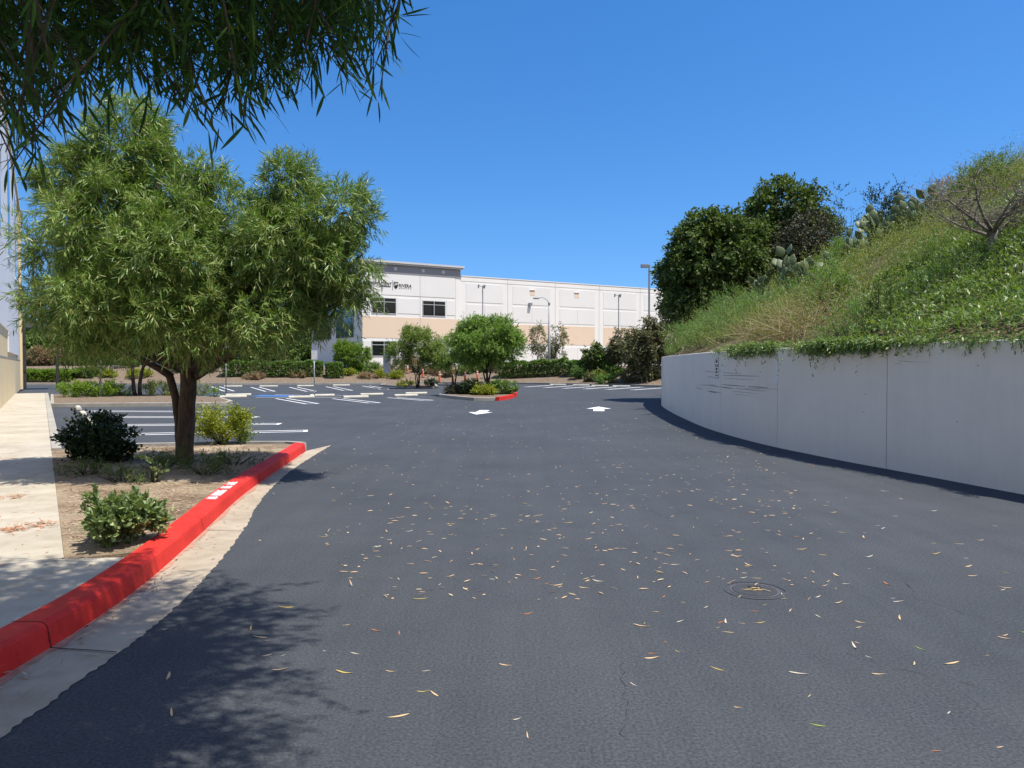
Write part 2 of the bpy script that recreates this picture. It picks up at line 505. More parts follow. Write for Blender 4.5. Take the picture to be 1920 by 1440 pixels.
L['litter_pale'] = leaf_mat('pale_dry_leaf', [(0.58, 0.50, 0.38), (0.70, 0.64, 0.52)], 0.15, 0.5, 0.3, (1.1, 1.1, 0.9))
L['litter_soil'] = leaf_mat('soil_litter', [(0.30, 0.20, 0.12), (0.42, 0.31, 0.20), (0.55, 0.46, 0.34), (0.24, 0.14, 0.08)], 0.1, 0.6, 0.2, (1.1, 1.1, 0.9))
L['litter_red'] = leaf_mat('rust_dry_leaf', [(0.42, 0.16, 0.06), (0.55, 0.24, 0.10)], 0.15, 0.5, 0.3, (1.2, 1, 0.8))
M['cactus'] = rough_mat('cactus_skin', (0.08, 0.12, 0.05), (0.145, 0.18, 0.08), 5, 0.5, 40, 0.25, 0.01, 0.4)

# ------------------------------------------------------------------ leaves by the thousand
def lance(stations=(0, .3, .7, 1), widths=(.18, 1, .8, .06), fold=False):
    vs, fs = [], []
    if not fold:
        for t, w in zip(stations, widths):
            vs += [(t, -0.5 * w, 0), (t, 0.5 * w, 0)]
        for i in range(len(stations) - 1):
            fs.append((2 * i, 2 * i + 2, 2 * i + 3, 2 * i + 1))
    else:
        for t, w in zip(stations, widths):
            vs += [(t, -0.5 * w, 0.16 * w), (t, 0, 0), (t, 0.5 * w, 0.16 * w)]
        for i in range(len(stations) - 1):
            a = 3 * i
            fs += [(a, a + 3, a + 4, a + 1), (a + 1, a + 4, a + 5, a + 2)]
    return np.array(vs, float), np.array(fs, int)

T_LANCE = lance()
T_FINE = lance((0, .12, .3, .5, .7, .87, 1), (.12, .55, .9, 1, .85, .5, .04), True)
T_OVAL = lance((0, .35, .75, 1), (.15, .9, 1, .3))
T_ROUND = lance((0, .25, .6, .9, 1), (.15, .75, 1, .7, .25), True)
T_BLADE = lance((0, .5, 1), (1, .7, .08))

def norm(a):
    return a / np.maximum(np.linalg.norm(a, axis=-1, keepdims=True), 1e-9)

def leaf_verts(tm, O, X, N, Ln, W, curve):
    tv, tf = tm
    X = norm(X)
    Y = norm(np.cross(N, X))
    Z = np.cross(X, Y)
    Ln = np.broadcast_to(Ln, (len(O),)); W = np.broadcast_to(W, (len(O),)); curve = np.broadcast_to(curve, (len(O),))
    tx, ty, tz = tv[:, 0], tv[:, 1], tv[:, 2]
    z = tz[None] * W[:, None] - curve[:, None] * Ln[:, None] * tx[None] ** 2
    V = O[:, None] + X[:, None] * (Ln[:, None] * tx[None])[..., None] + Y[:, None] * (W[:, None] * ty[None])[..., None] + Z[:, None] * z[..., None]
    nv = len(tv)
    F = tf[None] + (np.arange(len(O)) * nv)[:, None, None]
    return V.reshape(-1, 3), F.reshape(-1, 4)

def quad_mesh(name, parts, mat, parent=None):
    Vs, Fs, n = [], [], 0
    for V, F in parts:
        Vs.append(V); Fs.append(F + n); n += len(V)
    V = np.concatenate(Vs); F = np.concatenate(Fs)
    me = bpy.data.meshes.new(name)
    me.vertices.add(len(V)); me.vertices.foreach_set('co', V.astype(np.float32).ravel())
    me.loops.add(F.size); me.loops.foreach_set('vertex_index', F.astype(np.int32).ravel())
    me.polygons.add(len(F)); me.polygons.foreach_set('loop_start', np.arange(0, F.size, 4, dtype=np.int32))
    me.update(calc_edges=True)
    me.materials.append(mat)
    return link_mesh(name, me, parent)

def rand_unit(n, rng=RNG):
    return norm(rng.normal(size=(n, 3)))

def sprays(C, D, Lt, Mn, leafL, leafW, tm=T_LANCE, ang=(0.5, 1.15), twig_droop=0.25, leaf_droop=0.35, curve=0.12, rng=RNG, s0=0.1):
    """twigs starting at C along D, each carrying Mn leaves; returns leaf geometry"""
    n = len(C)
    D = norm(D)
    Lt = np.broadcast_to(Lt, (n,))
    s = np.linspace(s0, 1, Mn)[None] + rng.uniform(-.06, .06, (n, Mn))
    P = C[:, None] + D[:, None] * (Lt[:, None] * s)[..., None]
    P[..., 2] -= twig_droop * Lt[:, None] * s ** 2
    T = np.repeat(D[:, None], Mn, 1).copy()
    T[..., 2] -= 2 * twig_droop * s
    T = norm(T)
    R = rng.normal(size=(n, Mn, 3))
    R = norm(R - T * (R * T).sum(-1, keepdims=True))
    a = rng.uniform(ang[0], ang[1], (n, Mn))[..., None]
    X = T * np.cos(a) + R * np.sin(a)
    X[..., 2] -= leaf_droop * rng.uniform(0.4, 1.3, (n, Mn))
    X = norm(X)
    N = rng.normal(size=(n, Mn, 3)) * 0.55
    N[..., 2] += 1.0
    k = n * Mn
    ln = leafL * rng.uniform(0.6, 1.15, k)
    w = leafW * rng.uniform(0.7, 1.15, k)
    return leaf_verts(tm, P.reshape(-1, 3), X.reshape(-1, 3), N.reshape(-1, 3), ln, w, curve * rng.uniform(-.3, 1.6, k))

def lobe_points(lobes, n, tuft=None, tuft_r=0.25, inner=0.5, rng=RNG, below=None):
    """points near the skin of a set of ellipsoids, gathered in tufts, with outward directions"""
    lobes = [(np.array(c, float), np.array(r, float)) for c, r in lobes]
    area = np.array([(r[0] * r[1] + r[1] * r[2] + r[0] * r[2]) for c, r in lobes])
    area = area / area.sum()
    nt = tuft or max(8, n // 12)
    idx = rng.choice(len(lobes), nt, p=area)
    u = rand_unit(nt, rng)
    c = np.array([lobes[i][0] for i in idx]); r = np.array([lobes[i][1] for i in idx])
    rad = inner + (1 - inner) * rng.uniform(0, 1, nt) ** 0.45
    tc = c + u * r * rad[:, None]
    if below is not None:
        ok = tc[:, 2] > below
        tc, c, r, u = tc[ok], c[ok], r[ok], u[ok]
    j = rng.integers(0, len(tc), n)
    P = tc[j] + rng.normal(size=(n, 3)) * tuft_r * 0.5
    out = norm((P - c[j]) / r[j] ** 2 + 1e-6)
    D = norm(out + rng.normal(size=(n, 3)) * 0.55)
    return P, D

def limb(mb, a, b, r0, r1, sag=0.1, seg=6, sides=7, rng=random):
    a, b = Vector(a), Vector(b)
    ln = (b - a).length
    off = Vector((rng.uniform(-1, 1), rng.uniform(-1, 1), rng.uniform(-.5, .5))) * ln * sag
    pts, rad = [], []
    for i in range(seg + 1):
        t = i / seg
        p = a.lerp(b, t) + off * math.sin(math.pi * t)
        p += Vector((rng.uniform(-1, 1), rng.uniform(-1, 1), 0)) * ln * 0.012 * (0 < i < seg)
        pts.append(p); rad.append(r0 + (r1 - r0) * t)
    mb.tube(pts, rad, sides)
    return pts

def tree(name, label, cat, base, lobes, leaf, leafL, leafW, n_spray, per, trunks=1, trunk_r=0.12, fork=0.35, bark='bark', group=None,
         tuft=None, tuft_r=0.3, spray_len=0.35, tm=T_LANCE, inner=0.5, part='crown', lean=0.0, below=None, leaf_droop=0.35, curve=0.12, twig_droop=0.25, limbs=True):
    base = Vector(base)
    root = empty(name, base, label, cat, group)
    mb = MB()
    zmin = min(c[2] - r[2] for c, r in lobes)
    zf = max(0.25, zmin * 0.6 + fork)
    for k in range(trunks):
        ang = 2 * math.pi * k / max(trunks, 1) + random.uniform(-.4, .4)
        o = Vector((math.cos(ang), math.sin(ang), 0)) * (trunk_r * 0.9 if trunks > 1 else 0)
        top = Vector((o.x * (2.5 + lean), o.y * (2.5 + lean), zf))
        pts = limb(mb, o + Vector((0, 0, -0.1)), top, trunk_r * 1.2 / (trunks ** 0.35), trunk_r * 0.8 / (trunks ** 0.35), 0.06, 6, 9)
        if limbs:
            for i, (c, r) in enumerate(lobes):
                if i % trunks != k: continue
                q = Vector(c)
                p2 = limb(mb, top, q, trunk_r * 0.55, trunk_r * 0.16, 0.08, 6, 6)
                for _ in range(4):
                    d = Vector(rand_unit(1)[0]); d.z = abs(d.z) * 0.6
                    limb(mb, p2[random.randint(3, 6)], q + Vector((d.x * r[0], d.y * r[1], d.z * r[2])) * 0.8, trunk_r * 0.2, trunk_r * 0.05, 0.1, 5, 5)
    mb.build('trunk' if part == 'crown' else 'stem', M[bark], root, smooth=True)
    P, D = lobe_points(lobes, n_spray, tuft, tuft_r, inner, RNG, below)
    g = sprays(P - D * spray_len * 0.5, D, spray_len, per, leafL, leafW, tm, leaf_droop=leaf_droop, curve=curve, twig_droop=twig_droop)
    quad_mesh(part, [g], L[leaf], root)
    return root

def shrub(name, label, base, size, leaf, leafL, leafW, n_spray, per, cat='shrub', group=None, tm=T_OVAL, spray_len=0.18, tuft_r=0.12, tuft=None, bark='bark_dark', inner=0.35, lift=0.55, extra=(), leaf_droop=0.05, curve=0.05):
    lobes = [((0, 0, size[2] * lift), (size[0], size[1], size[2] * 0.55))] + list(extra)
    base = Vector(base)
    root = empty(name, base, label, cat, group)
    mb = MB()
    for k in range(7):
        a = 2 * math.pi * k / 7 + random.uniform(-.3, .3)
        limb(mb, (0.03 * math.cos(a), 0.03 * math.sin(a), -0.03), (math.cos(a) * size[0] * 0.7, math.sin(a) * size[1] * 0.7, size[2] * random.uniform(.5, .85)), 0.014, 0.005, 0.12, 4, 5)
    mb.build('stem', M[bark], root, smooth=True)
    P, D = lobe_points(lobes, n_spray, tuft, tuft_r, inner, RNG, 0.04)
    D[:, 2] = np.abs(D[:, 2]) * 0.8 + 0.15
    g = sprays(P - norm(D) * spray_len * 0.5, D, spray_len, per, leafL, leafW, tm, ang=(0.4, 1.2), twig_droop=0.1, leaf_droop=leaf_droop, curve=curve)
    g[0][:, 2] = np.maximum(g[0][:, 2], 0.01)
    quad_mesh('foliage', [g], L[leaf], root)
    return root

# ------------------------------------------------------------------ ground
V_DIR = Vector((-0.52, 0.854, 0)).normalized()     # along the near building
U_DIR = Vector((0.854, 0.52, 0)).normalized()      # along the far building

g = MB()
g.sheet([(-500, -120), (500, -120), (500, 900), (-500, 900)], -0.03)
tag(g.build('ground', M['earth']), kind='structure')
g = MB()
g.sheet([(-70, -30), (40, -30), (40, 78), (-70, 78)], 0.0)
tag(g.build('car_park', M['asphalt']), kind='structure')

# --- left kerb, gutter, planting bed and pavements
kerb_face = [(-2.66, -4.0), (-2.64, 0.0), (-2.62, 2.6), (-2.61, 3.9), (-2.62, 4.8), (-2.72, 5.8), (-2.96, 7.3), (-3.28, 9.2), (-3.52, 11.2), (-3.70, 13.0), (-3.86, 14.3)]
kf = [Vector((p[0], p[1], 0)) for p in kerb_face]
kerb_line = catmull(kf, 5)
k = MB()
k.sweep(kerb_line, [(0.02, -0.02), (0.0, 0.11), (-0.006, 0.135), (-0.022, 0.152), (-0.05, 0.16), (-0.19, 0.162), (-0.2, -0.02)])
red_kerb = tag(k.build('kerb', M['red_paint'], smooth=False), kind='structure')
# joints cut in the kerb
for yj in (4.28, 7.4, 10.55):
    pj = min(kerb_line, key=lambda p: abs(p.y - yj))
    t = (min(kerb_line, key=lambda p: abs(p.y - yj - .5)) - pj).normalized()
    j = MB()
    pr = [(0.024, 0.0), (0.004, 0.112), (-0.002, 0.138), (-0.02, 0.1555), (-0.05, 0.1635), (-0.2, 0.1655)]
    j.sweep([pj - t * 0.0035, pj + t * 0.0035], pr, False)
    j.build('joint', M['crack'], red_kerb)
# stencilled words on the kerb top
ktop = [p for p in kerb_line if 8.1 <= p.y <= 9.6]
kc = Vector((0, 0, 0))
t8 = min(kerb_line, key=lambda p: abs(p.y - 8.2)); t9 = min(kerb_line, key=lambda p: abs(p.y - 9.5))
kd = (t9 - t8).normalized()
kl = Vector((-kd.y, kd.x, 0))
mid = (t8 + t9) / 2 + kl * 0.112
words = [('NO', -0.50), ('PARKING', -0.17), ('FIRE', 0.23), ('LANE', 0.52)]
for w, off in words:
    o = mid + kd * off
    place_text(w, 0.15, (o.x, o.y, 0.165), kd, kl, M['white_paint'], red_kerb, 'lettering', squeeze=0.58, bold=0.004)

gut_edge = catmull([(-2.20, -4), (-2.2, 0), (-2.2, 2.6), (-2.19, 3.9), (-2.2, 4.8), (-2.33, 5.9), (-2.58, 7.3), (-3.0, 9.2), (-3.3, 11.2), (-3.48, 13.2), (-3.62, 15.4)], 6)
gm = MB()
rr = random.Random(3)
n = len(gut_edge)
inner_pts = []
for i, p in enumerate(gut_edge):
    q = kerb_line[min(int(i / (n - 1) * (len(kerb_line) - 1) + .5), len(kerb_line) - 1)]
    inner_pts.append(q)
gv, gf = [], []
dense = []
for i in range(len(gut_edge) - 1):
    for k2 in range(5):
        dense.append((gut_edge[i].lerp(gut_edge[i + 1], k2 / 5), inner_pts[i].lerp(inner_pts[i + 1], k2 / 5)))
for a, b in dense:
    gv.append((a.x + rr.uniform(-.012, .012), a.y, 0.004))
    gv.append((b.x + 0.03, b.y, 0.012))
for i in range(len(dense) - 1):
    gf.append((2 * i, 2 * i + 2, 2 * i + 3, 2 * i + 1))
gm.add(gv, gf)
tag(gm.build('gutter', M['gutter']), kind='structure')
jm = MB()
for yj in (4.3, 7.4, 10.55):
    a, b = min(dense, key=lambda ab: abs(ab[1].y - yj))
    d = Vector((0, 0.006, 0))
    jm.add([(a.x, a.y - .005, .0145), (a.x, a.y + .005, .0145), (b.x, b.y + .005, .0165), (b.x, b.y - .005, .0165)], [(0, 1, 2, 3)])
jm.build('joint', M['crack'], bpy.data.objects['gutter'])
# trace of red overspray along the kerb foot
om = MB()
ov = []
for a, b in dense:
    if a.y > 14.2: break
    wv = 0.025 + 0.025 * math.sin(a.y * 3.1) * math.sin(a.y * 7.7) + rr.uniform(-.012, .012)
    ov.append((b.x + 0.015, b.y, 0.0155)); ov.append((b.x + 0.03 + wv, b.y, 0.0148))
om.add(ov, [(2 * i, 2 * i + 1, 2 * i + 3, 2 * i + 2) for i in range(len(ov) // 2 - 1)])
M['overspray'] = rough_mat('red_overspray', (0.42, 0.17, 0.12), (0.40, 0.29, 0.22), 14, 0.8, 60, 0.1)
om.build('overspray', M['overspray'], bpy.data.objects['gutter'])

# pavement along the near building, as one raised slab
walk_a = at(120, 1046, 0.15); walk_b = at(97, 850, 0.15)
wd = (walk_b - walk_a).normalized()
def walk(t, side=0.0):
    """t metres along the pavement's outer edge, side metres towards the building"""
    p = walk_a + wd * t
    return p + Vector((-wd.y, wd.x, 0)) * side
def kx(y):
    return min(kerb_line, key=lambda p: abs(p.y - y)).x - 0.198
SW = MB()
far_t = 40.5
SW.prism([walk(0), walk(far_t), walk(far_t, 1.36), walk(0, 1.36)], -0.02, 0.15)
side_p = walk(0, 1.36)
edge = [(kx(y), y) for y in np.linspace(-4, 5.78, 16)]
SW.prism(edge + [(walk_a.x, walk_a.y - .03), (walk_a.x - .02, walk_a.y - .002)] + [(side_p.x, side_p.y - .002), (walk(9.3, 1.363).x, walk(9.3, 1.363).y), (-16, 9.2), (-16, -4)], -0.02, 0.15)
pav = tag(SW.build('pavement', M['concrete']), kind='structure')
jm = MB()
for t in (1.4, 5.8, 9.3, 12.8, 16.3, 19.8, 23.3, 27, 31, 35):
    a, b = walk(t), walk(t, 1.36)
    jm.add([a + wd * -.006 + Vector((0, 0, .003)), b + wd * -.006 + Vector((0, 0, .003)), b + wd * .006 + Vector((0, 0, .003)), a + wd * .006 + Vector((0, 0, .003))], [(0, 1, 2, 3)])
jm.add([walk(-.004) + Vector((0, 0, .0035)), walk(-.004, 1.36) + Vector((0, 0, .0035)), walk(.008, 1.36) + Vector((0, 0, .0035)), walk(.008) + Vector((0, 0, .0035))], [(0, 1, 2, 3)])
jm.build('joint', M['joint'], pav)
# grey kerb along the pavement where the car park reaches it
kk = MB()
kt0 = 9.0
kk.prism([walk(kt0, -0.002), walk(kt0, -0.16), walk(far_t, -0.16), walk(far_t, -0.002)], -0.02, 0.155)
tag(kk.build('pavement_kerb', M['kerb_grey'], bevel=0.015), kind='structure')

# planting bed between pavement and red kerb
bed_edge = [(kx(y) + 0.004, y) for y in np.linspace(5.95, 14.1, 26)]
far_l = walk(8.7); 
bed_poly = [(p[0], p[1]) for p in bed_edge] + [(-4.2, 14.28), (far_l.x + .3, far_l.y + .35), (far_l.x + .002, far_l.y), (walk_a.x + .002, walk_a.y + .002)]
B = MB()
B.prism(bed_poly, -0.02, 0.143)
tag(B.build('planting_bed', M['soil']), kind='structure')
fk = MB()
fk.sweep([(-3.93, 14.42), (-4.3, 14.62), (-5.2, 14.6), (-6.5, 14.3), (far_l.x + .25, far_l.y + .95), (far_l.x - .02, far_l.y + .75)], [(0.1, -.02), (0.09, .14), (0.06, .155), (-0.06, .155), (-0.07, -.02)])
tag(fk.build('bed_kerb', M['kerb_grey']), kind='structure')

# --- islands and far planting beds
def island(name, pix, mat='mulch', kerb_w=0.16, red=None):
    pts = [at(a, b, 0.15) for a, b in pix]
    m = MB()
    m.prism([(p.x, p.y) for p in pts], -0.02, 0.15)
    o = tag(m.build(name, M['kerb_grey'], bevel=0.02), kind='structure')
    c = sum((Vector((p.x, p.y, 0)) for p in pts), Vector()) / len(pts)
    ins = []
    nn = len(pts)
    for i, p in enumerate(pts):
        a, b = pts[i - 1], pts[(i + 1) % nn]
        d1 = Vector((p.x - a.x, p.y - a.y, 0)).normalized(); d2 = Vector((b.x - p.x, b.y - p.y, 0)).normalized()
        n1 = Vector((-d1.y, d1.x, 0)); n2 = Vector((-d2.y, d2.x, 0))
        nm = (n1 + n2).normalized()
        if nm.dot(c - Vector((p.x, p.y, 0))) < 0: nm = -nm
        ins.append(Vector((p.x, p.y, 0)) + nm * kerb_w)
    s = MB()
    s.sheet([(p.x, p.y) for p in ins], 0.156)
    s.build('mulch', M[mat], o)
    return o, pts

isl_left, _ = island('left_island', [(94, 756), (250, 755), (380, 754.5), (428, 753.5), (436, 750.5), (415, 745), (330, 740), (200, 737), (95, 739)])
isl_tree, ip = island('tree_island', [(822, 738.8), (850, 742), (888, 745.2), (937, 745.2), (958, 741.5), (968, 737.5), (966, 734.5), (945, 731), (885, 729.5), (838, 733)])
rk = MB()
rp = [at(a, b, 0.15) for a, b in [(935, 745.4), (958, 741.8), (969, 737.8), (968, 734.5)]]
rk.sweep([(p.x, p.y) for p in rp], [(0.03, 0.0), (0.02, .17), (-.15, .172), (-.16, 0.0)])
rk.build('red_kerb_end', M['red_paint'], isl_tree)
isl_two, _ = island('far_island', [(712, 720.6), (760, 723.8), (800, 724.6), (822, 724), (818, 720), (760, 717.6), (722, 717.8)])

# far planting bank: rises from the far kerb to the building pad
far_kerb = [at(a, b, 0) for a, b in [(-300, 722.5), (40, 722.2), (200, 721.8), (420, 721.6), (560, 721), (700, 720), (830, 719.2), (960, 720.2), (1080, 722), (1180, 724.5), (1300, 728)]]
fl = [Vector((p.x, p.y, 0)) for p in far_kerb]
fk = MB()
fk.sweep([(p.x, p.y) for p in fl], [(0.0, -.02), (0.0, .15), (-.18, .155), (-.2, -.02)])
tag(fk.build('far_kerb', M['kerb_grey']), kind='structure')
bk = MB()
bv, bf = [], []
rows = [0.15, 1.2, 3.0, 5.0, 7.5, 10, 14, 25, 60, 160]
for i, p in enumerate(fl):
    for r in rows:
        h = 0.14 + 1.38 * min(1, max(0, (r - 0.6) / 6.5)) ** 1.2
        bv.append((p.x, p.y + r, h))
for i in range(len(fl) - 1):
    for j in range(len(rows) - 1):
        a = i * len(rows) + j
        bf.append((a, a + len(rows), a + len(rows) + 1, a + 1))
bk.add(bv, bf)
tag(bk.build('planting_bank', M['mulch'], smooth=True), kind='structure')
def bank_z(x, y):
    yk = np.interp(x, [p.x for p in fl], [p.y for p in fl])
    return 0.14 + 1.38 * min(1, max(0, (y - yk - 0.6) / 6.5)) ** 1.2
st = MB()
a, b = at(150, 701, 1.56), at(300, 701, 1.56)
st.prism([(-58, 92), (-34, 96), (-34, 104), (-58, 100)], 1.4, 1.6)
tag(st.build('street', M['street']), kind='structure')

# --- retaining wall line (base of the road face), near to far
WALL_H = 1.93
wall_pts = [(9.6, -2.0), (8.5, 1.5), (7.65, 4.6), (6.93, 7.2), (6.32, 9.56), (6.0, 10.97), (5.8, 11.8), (5.55, 12.8), (5.34, 13.95), (5.17, 14.9), (5.02, 16.4), (4.95, 18.25), (4.97, 20), (5.08, 21.8), (5.33, 25.1), (5.68, 28.5), (6.1, 31.4), (6.9, 34.6), (8.3, 37.6), (10.4, 40.2), (13.5, 42.4), (18, 44.0), (26, 45.0)]
wl = catmull([Vector((p[0], p[1], 0)) for p in wall_pts], 8)
WP = np.array([(p.x, p.y) for p in wl])
cum = np.concatenate([[0], np.cumsum(np.linalg.norm(np.diff(WP, axis=0), axis=1))])
def wall_at(s):
    return Vector((float(np.interp(s, cum, WP[:, 0])), float(np.interp(s, cum, WP[:, 1])), 0))
def wall_s(y):
    return float(np.interp(y, WP[:, 1], cum))
def wall_x(y):
    return np.interp(y, WP[:, 1], WP[:, 0])
def wall_frame(s):
    t = (wall_at(s + .05) - wall_at(s - .05)).normalized()
    return wall_at(s), t, Vector((-t.y, t.x, 0))     # point, direction of travel (away), outward normal (to the road)
wall = empty('retaining_wall', wall_at(wall_s(15)), 'long curved pale grey concrete retaining wall holding the planted slope', 'wall')
W0 = wall.location.copy()
joints = [0.3]
s11 = wall_s(11.86); s15 = wall_s(14.95); s18 = wall_s(18.25); s26 = wall_s(30.6)
sj = [s11 - 9.6, s11 - 6.4, s11 - 3.2, s11, s15, s18]
while sj[-1] + 3.3 < cum[-1] - 1: sj.append(sj[-1] + 3.3)
for i in range(len(sj) - 1):
    a, b = sj[i] + 0.008, sj[i + 1] - 0.008
    m = MB()
    line = [wall_at(a + (b - a) * q / 6) - W0 for q in range(7)]
    m.sweep([(p.x, p.y) for p in line], [(0.0, -0.05), (0.0, WALL_H - .012), (0.012, WALL_H), (0.22, WALL_H), (0.23, WALL_H - .012), (0.23, -0.05)])
    o = m.build('panel', M['wall_paint'], wall)
    o.location.z = 0
back = MB()
back.sweep([(wall_at(s) - W0)[:2] for s in np.arange(sj[0], sj[-1], 1.0)], [(0.012, -.05), (0.012, WALL_H - .02), (0.2, WALL_H - .02), (0.2, -.05)])
back.build('joint_backing', M['joint'], wall)
# scrapes, a paint patch and stains on the face
def wall_quad(mb, s0, s1, z0, z1, h=0.005, off=0.003):
    seg = max(1, int((s1 - s0) / 0.25))
    vs = []
    for i in range(seg + 1):
        q = i / seg
        p, t, nn = wall_frame(s0 + (s1 - s0) * q)
        p = p - W0 + nn * off
        z = z0 + (z1 - z0) * q
        hh = h * (0.35 + 0.65 * math.sin(math.pi * min(max(q, .04), .96)))
        vs += [p + Vector((0, 0, z - hh)), p + Vector((0, 0, z + hh))]
    mb.add(vs, [(2 * i, 2 * i + 2, 2 * i + 3, 2 * i + 1) for i in range(seg)])
def face_at(px, py):
    """wall chainage and height seen at a pixel"""
    r = ray(px, py)
    best = min(np.arange(0, cum[-1], 0.02), key=lambda s: abs(np.interp(s, cum, WP[:, 0]) - r.x * np.interp(s, cum, WP[:, 1])) if np.interp(s, cum, WP[:, 1]) > 2 and np.interp(s, cum, WP[:, 1]) < 31 else 9)
    return best, EYE + r.z * float(np.interp(best, cum, WP[:, 1]))
sc = MB()
for (x0, y0, x1, y1, h) in [(1322, 696, 1341, 698, .006), (1355, 698.5, 1390, 701, .005), (1355, 703.5, 1424, 705.5, .007), (1326, 706, 1340, 707.5, .006), (1356, 709, 1415, 712.5, .004),
                            (1312, 722, 1344, 722, .006), (1330, 722, 1352, 726, .008), (1354, 721, 1398, 724.5, .009), (1352, 725.5, 1375, 728.5, .011), (1402, 724.5, 1440, 727, .009), (1378, 728, 1435, 733.5, .006), (1395, 727.5, 1460, 730, .004), (1304, 726, 1318, 730, .006),
                            (1325, 733, 1352, 736, .008), (1330, 734, 1345, 737, .007), (1372, 733, 1418, 738, .004), (1375, 738, 1412, 743, .003), (1685, 676.5, 1713, 678.5, .006), (1713, 678.5, 1748, 679, .003), (1677, 681, 1690, 682, .004)]:
    s0, z0 = face_at(x0, y0); s1, z1 = face_at(x1, y1)
    if s0 > s1: s0, z0, s1, z1 = s1, z1, s0, z0
    wall_quad(sc, s0, s1, z0, z1, h * 0.8)
for (x, y) in [(1348, 752), (1333, 758), (1622, 739), (1835, 685), (1288, 768), (1796, 791), (1619, 773)]:
    s, z = face_at(x, y)
    wall_quad(sc, s - .012, s + .012, z, z, .012)
sc.build('scrape_marks', M['scratch'], wall)
pm = MB()
pp = [(1459.5, 671), (1460, 716), (1455, 719.5), (1448, 718), (1443.5, 716), (1449, 703), (1452, 690), (1455, 678)]
vs = []
for (x, y) in pp:
    s, z = face_at(x, y)
    p, t, nn = wall_frame(s)
    vs.append(p - W0 + nn * 0.004 + Vector((0, 0, z)))
pm.add(vs, [tuple(range(len(vs)))])
pm.build('paint_patch', M['patch'], wall)
# a slender slot near the far end
s, z = face_at(1242, 690)
sl = MB(); 
for q in (0.0,):
    p, t, nn = wall_frame(wall_s(30.2)); p = p - W0 + nn * .004
    sl.add([p + t * -.04 + Vector((0, 0, .75)), p + t * .04 + Vector((0, 0, .75)), p + t * .04 + Vector((0, 0, 1.75)), p + t * -.04 + Vector((0, 0, 1.75))], [(0, 1, 2, 3)])
sl.build('slot', M['joint'], wall)

# parking sign fixed to the wall
s, zt = face_at(1345, 671.5); s2, zb = face_at(1344, 710)
s = (s + s2) / 2
p, t, nn = wall_frame(s)
zc = (zt + zb) / 2; hh = (zt - zb) / 2
ww = hh * 0.66
right = -t                                     # left to right for someone facing the wall from the road is towards the camera
o0 = p + nn * 0.004
sg = empty('parking_sign', (o0.x, o0.y, zc), 'tall white no parking sign with red band on the curved retaining wall', 'sign')
def local_frame(z=0.0, off=0.0):
    return Matrix(((right.x, 0, nn.x, nn.x * off), (right.y, 0, nn.y, nn.y * off), (0, 1, 0, z), (0, 0, 0, 1)))
F = local_frame()
m = MB(); m.box(-ww, ww, -hh, hh, 0, 0.004, F); m.build('board', M['sign_white'], sg)
m = MB()
e = 0.011; i0 = 0.012
for (x0, x1, y0, y1) in [(-ww + i0, ww - i0, hh - i0 - e, hh - i0), (-ww + i0, ww - i0, -hh + i0, -hh + i0 + e), (-ww + i0, -ww + i0 + e, -hh + i0 + e, hh - i0 - e), (ww - i0 - e, ww - i0, -hh + i0 + e, hh - i0 - e)]:
    m.box(x0, x1, y0, y1, 0.0045, 0.006, F)
m.build('border', M['black'], sg)
m = MB(); m.box(-ww + i0 + e, ww - i0 - e, hh * 0.16, hh * 0.40, 0.0045, 0.006, F); m.build('red_band', M['sign_red'], sg)
def sign_text(txt, y, size, mat, sq):
    q = Vector((0, 0, y)) + nn * 0.0075
    return place_text(txt, size, q, right, Vector((0, 0, 1)), mat, sg, 'lettering', bold=-0.004, squeeze=sq)
sign_text('NO', hh * 0.66, hh * 0.42, M['black'], 0.85)
sign_text('PARKING', hh * 0.28, hh * 0.25, M['sign_white'], 0.72)
sign_text('ANY', -hh * 0.06, hh * 0.3, M['black'], 0.9)
sign_text('TIME', -hh * 0.36, hh * 0.3, M['black'], 0.85)
m = MB()
y0 = -hh * 0.68; a = hh * 0.1
m.prism([(-ww * .6, y0), (-ww * .25, y0 + a), (-ww * .25, y0 + a * .4), (ww * .25, y0 + a * .4), (ww * .25, y0 + a), (ww * .6, y0), (ww * .25, y0 - a), (ww * .25, y0 - a * .4), (-ww * .25, y0 - a * .4), (-ww * .25, y0 - a)], 0.0045, 0.006, F)
m.build('arrow', M['black'], sg)

# ------------------------------------------------------------------ the planted slope
WPD = WP[::2]
def hill_z(x, y):
    x = np.atleast_1d(np.asarray(x, float)); y = np.atleast_1d(np.asarray(y, float))
    d = np.empty(len(x))
    for i in range(0, len(x), 4000):
        dx = x[i:i + 4000, None] - WPD[None, :, 0]; dy = y[i:i + 4000, None] - WPD[None, :, 1]
        d[i:i + 4000] = np.sqrt((dx * dx + dy * dy).min(1))
    z = WALL_H - 0.05 + 0.52 * np.maximum(d - 0.2, 0)
    cap = 11.2
    z = np.where(z > cap - 2, cap - 2 * np.exp(-(z - cap + 2) / 2), z)
    z = z + (0.10 * np.sin(x * 1.3 + y * .7) + 0.12 * np.sin(y * 0.9 - x * .5) + 0.06 * np.sin(x * 3.1) * np.sin(y * 2.7)) * np.minimum(1, np.maximum(d - .3, 0) / 2.5)
    return z
def on_hill(px, py):
    r = ray(px, py)
    ds = np.arange(5, 70, 0.05)
    z = hill_z(r.x * ds, ds)
    ok = (r.x * ds > wall_x(ds) + .2) & (EYE + r.z * ds < z) & (ds < 44)
    i = int(np.argmax(ok)) if ok.any() else len(ds) - 1
    d = ds[i]
    return Vector((r.x * d, d, float(z[i])))
ys = np.concatenate([np.arange(-1.5, 44.2, 0.45)])
